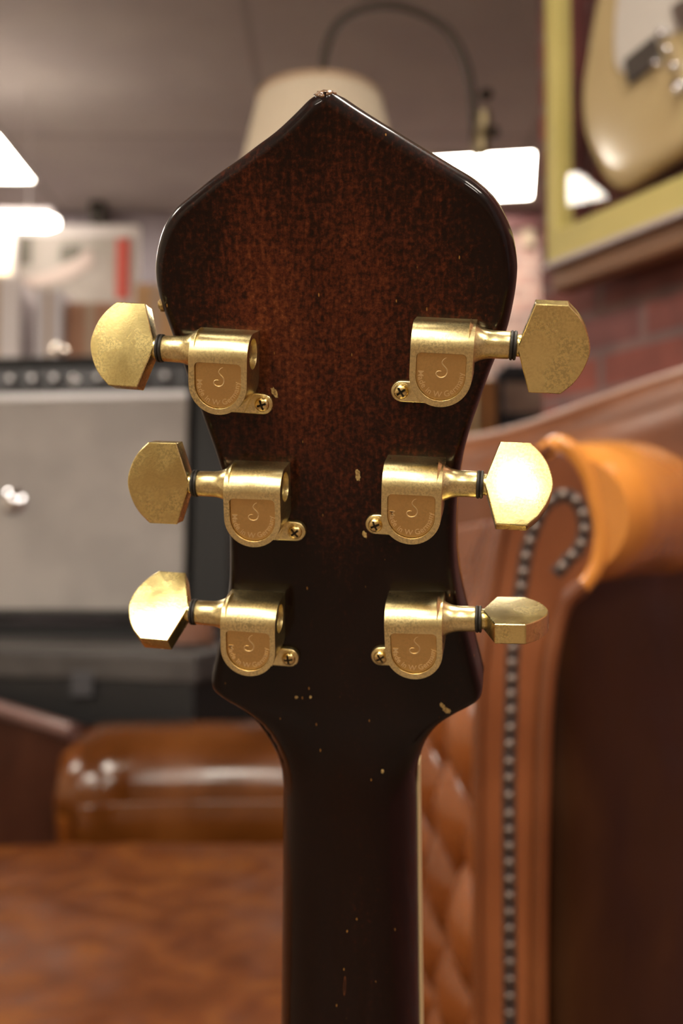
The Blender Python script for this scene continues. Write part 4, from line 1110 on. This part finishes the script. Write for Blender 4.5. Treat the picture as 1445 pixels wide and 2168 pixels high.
# inner tufted wing
def inner_fn(u, v):
    y = CY + .02 + u * .52
    px = 1016 - u * 175
    b = at(px, 1084, y); z = .38 + v * (1.045 - .38)
    if v > .86: px2 = 0
    s_ = u * .52; t_ = z
    a = s_ / .15 + t_ / .17; c = s_ / .15 - t_ / .17
    amp_ = .046 * (1 - sstep(.86, 1.0, z))
    q = (abs(math.sin(PI * a)) * abs(math.sin(PI * c))) ** .42
    hgt = amp_ * (q - .55) * min(1, u / .07)
    xo = .030 * max(0, (z - .86) / .18) ** 1.5
    return Vector((b.x - .004 * math.sin(u * PI) + xo * 1.1 - hgt, y - hgt * .25, z))
mb = MB(); mb.grid(inner_fn, 150, 220); o = mb.build('tufted_inner_wing', L_TUFT, ch, ang=80)
md = o.modifiers.new('s', 'SOLIDIFY'); md.thickness = .008; md.offset = 1
# buttons at the tuft corners
mbb_ = 0
bm_ = MB(); bm_.lathe([(0, .007), (.003, .006), (.005, .002)], (0, 0, 0), (-1, -.2, 0), 12); bme = mesh_from(bm_.v, bm_.f); bme.materials.append(L_BROWN)
for i in range(0, 5):
    for j in range(0, 8):
        # a and c integers
        for half_ in (0, 1):
            s_ = (i + half_ * .5) * .15; t_ = .38 + 0
            A_ = s_ / .15
            # t such that t/.17 == integer - A_
            for kk in (j,):
                t_ = (kk + half_ * .5) * .17
                if .40 < t_ < .95 and .02 < s_ < .5:
                    p = inner_fn(s_ / .52, (t_ - .38) / (1.045 - .38))
                    b_ = link_mesh('tuft_button', bme, ch); b_.location = p + Vector((-.001, 0, 0))
# back of the chair
bx = [A3(930, 1000, 1.52), A3(1040, 985, 1.50), A3(1150, 955, 1.47), A3(1270, 912, 1.44), A3(1400, 868, 1.42), A3(1560, 820, 1.40)]
mb = MB(); mb.tube(catmull(bx, 6), .042, 32); mb.build('back_roll', L_MATTE, ch)
mb = MB()
def back_fn(u, v):
    p = bx[0].lerp(bx[-1], u); i = u * (len(bx) - 1); k = min(int(i), len(bx) - 2); p = bx[k].lerp(bx[k + 1], i - k)
    return Vector((p.x, p.y - .01 + .01 * math.sin(u * 9), .3 + (p.z - .3) * v))
mb.grid(back_fn, 30, 30); o = mb.build('back_panel', L_MATTE, ch, ang=80); md = o.modifiers.new('s', 'SOLIDIFY'); md.thickness = .06; md.offset = -1
mb = MB(); mb.tube([p + Vector((0, -.01, .043)) for p in catmull(bx, 6)], .006, 8); mb.build('back_highlight', mat('pale_highlight', (.34, .22, .18), .4), ch)  # pale strip painting the highlight along the top of the back
# seat cushion and feet, low and hidden behind the neck
mb = MB(); mb.box((.36, 1.18, .30), (.44, .42, .14)); mb.build('seat', L_BROWN, ch, bevel=.03, seg=4)
for (x, y) in ((.17, .92), (.42, 1.05), (.22, 1.46), (.52, 1.42)):
    mb = MB(); mb.lathe([(0, .018), (.06, .026), (.13, .03), (.30, .03)], (x, y, 0), (0, 0, 1), 16); mb.build('leg', EBONY, ch)

# =================================================================== tub armchair, left
tb = empty('tub_armchair', (-.75, 1.7, 0), 'low tan leather tub armchair seen below the amplifier, seat towards us', 'armchair')
SZT = .46
def seat_fn_top(u, v):
    x = -1.30 + u * 1.42; y = .95 + v * 1.18
    return x, y
mb = MB()
def cush(u, v):
    # u across, v around a rounded slab section
    x = -1.36 + 1.40 * u
    yb = 2.12 - .10 * max(0, 1 - (u - .0) / .25) ** 2 - .06 * max(0, (u - .8) / .2) ** 2
    yf = .80
    a = v * 4
    r = .05
    if a < 1: y = yf; z = .30 + (SZT - r - .30) * a
    elif a < 3:
        t = (a - 1) / 2
        y = yf + (yb - yf) * t
        e = min(t, 1 - t) * (yb - yf)
        z = SZT - r + (r * math.sqrt(max(0, 1 - (1 - min(1, e / (r * 1.6))) ** 2)))
    else: y = yb; z = SZT - r + (.28 - SZT + r) * (a - 3)
    eu = min(u, 1 - u) * 1.5
    z -= .05 * max(0, 1 - eu / .07) ** 2
    z += .010 * mnoise.noise(Vector((x * 5, y * 4, 0))) + .004 * mnoise.noise(Vector((x * 16, y * 13, 4)))
    # soft creases at the left
    z += .006 * math.sin((y * 1.0 + x * .35) * 34) * sstep(-.55, -.85, x) * sstep(1.2, 1.6, y)
    return Vector((x, y, z))
mb.grid(cush, 110, 200); mb.build('seat_cushion', L_SEAT, tb, ang=80)
# base under the cushion
mb = MB(); mb.box((-.7, 1.5, .19), (1.3, 1.3, .2)); mb.build('base', L_BROWN, tb, bevel=.03, seg=3)
for (x, y) in ((-1.2, .95), (-.12, .95), (-1.2, 2.05), (-.12, 2.05)):
    mb = MB(); mb.lathe([(0, .02), (.09, .03)], (x, y, 0), (0, 0, 1), 14); mb.build('leg', EBONY, tb)
# back: fat roll with a front panel
BY = 2.36; r = .145
L_BACK = leather('tub_back_leather', (0.085, 0.024, 0.004), (0.12, 0.035, 0.006), (0.165, 0.052, 0.010), (0.17, 0.26))
zr = at(400, 1535, BY).z - r
pthb = [at(152, 1600, BY - .0), at(170, 1600, BY), at(230, 1600, BY + .03), at(400, 1600, BY + .05), at(560, 1600, BY + .05), at(700, 1600, BY + .05)]
pthb = [Vector((p.x + .04, p.y, zr)) for p in pthb]
mb = MB(); cpb = catmull(pthb, 6); mb.tube(cpb, [r - .02 * max(0, 1 - i / 9) ** 2 for i in range(len(cpb))], 40); mb.build('back_roll', L_BACK, tb, ang=60)
mb = MB()
def bfront(u, v):
    x = pthb[0].x + .01 + (pthb[-1].x - pthb[0].x) * u
    z = .40 + (zr - .40) * v
    y = float(np.interp(x, [p.x for p in pthb], [p.y for p in pthb])) - r + .004 - .004 * math.sin(PI * v)
    return Vector((x, y, z))
mb.grid(bfront, 40, 20); o = mb.build('back_cushion', L_BACK, tb, ang=80); md = o.modifiers.new('s', 'SOLIDIFY'); md.thickness = .03; md.offset = -1
mb = MB(); mb.box(((pthb[0].x + pthb[-1].x) / 2, BY + .03, .28), (pthb[-1].x - pthb[0].x, .16, .4)); mb.build('back_frame', L_BROWN, tb, smooth=False, bevel=.02)
# corner post roll end
mb = MB(); mb.tube([(pthb[0].x - .01, BY - .10, .38), (pthb[0].x - .015, BY - .10, zr), (pthb[0].x - .012, BY - .08, zr + .08), (pthb[0].x + .02, BY - .02, zr + r - .022)], [.032, .034, .032, .02], 20); mb.build('corner_post', L_SEAT, tb)
# left wing slanting away, its shade painted into the leather colour
w0 = at(156, 1545, BY + .02); w1 = at(-150, 1395, 2.74)
w1.z = w0.z + .05
mb = MB()
def wing(u, v):
    p = w0.lerp(w1, u); return Vector((p.x, p.y, .30 + (p.z - .30) * v))
mb.grid(wing, 20, 12); o = mb.build('side_wing', L_SHADED, tb, ang=80); md = o.modifiers.new('s', 'SOLIDIFY'); md.thickness = .05; md.offset = 1
mb = MB(); mb.tube([w0 + Vector((0, 0, -.005)), w0.lerp(w1, .5) + Vector((0, 0, .0)), w1], .020, 16); mb.build('wing_top_roll', mat('plum_highlight', (.17, .085, .075), .35, coat=.3), tb)  # top roll of the wing, its purple highlight painted as colour

# guitar stand, below the photo
gs = empty('guitar_stand', (0, .36, 0), 'black folding stand holding the guitar upright by its body', 'guitar stand')
bb = MG @ bl(0, .49, -.04)
mb = MB()
mb.tube([(bb.x, bb.y, bb.z + .02), (bb.x, bb.y + .06, bb.z - .01), (bb.x, bb.y + .10, .01)] if bb.z > .05 else [(bb.x, bb.y, .02), (bb.x, bb.y + .1, .012)], .01, 10)
mb.tube([(bb.x - .12, bb.y - .05, .012), (bb.x + .12, bb.y - .05, .012)], .01, 10); mb.tube([(bb.x - .12, bb.y + .10, .012), (bb.x + .12, bb.y + .10, .012)], .01, 10)
mb.build('cradle', TOLEX, gs)
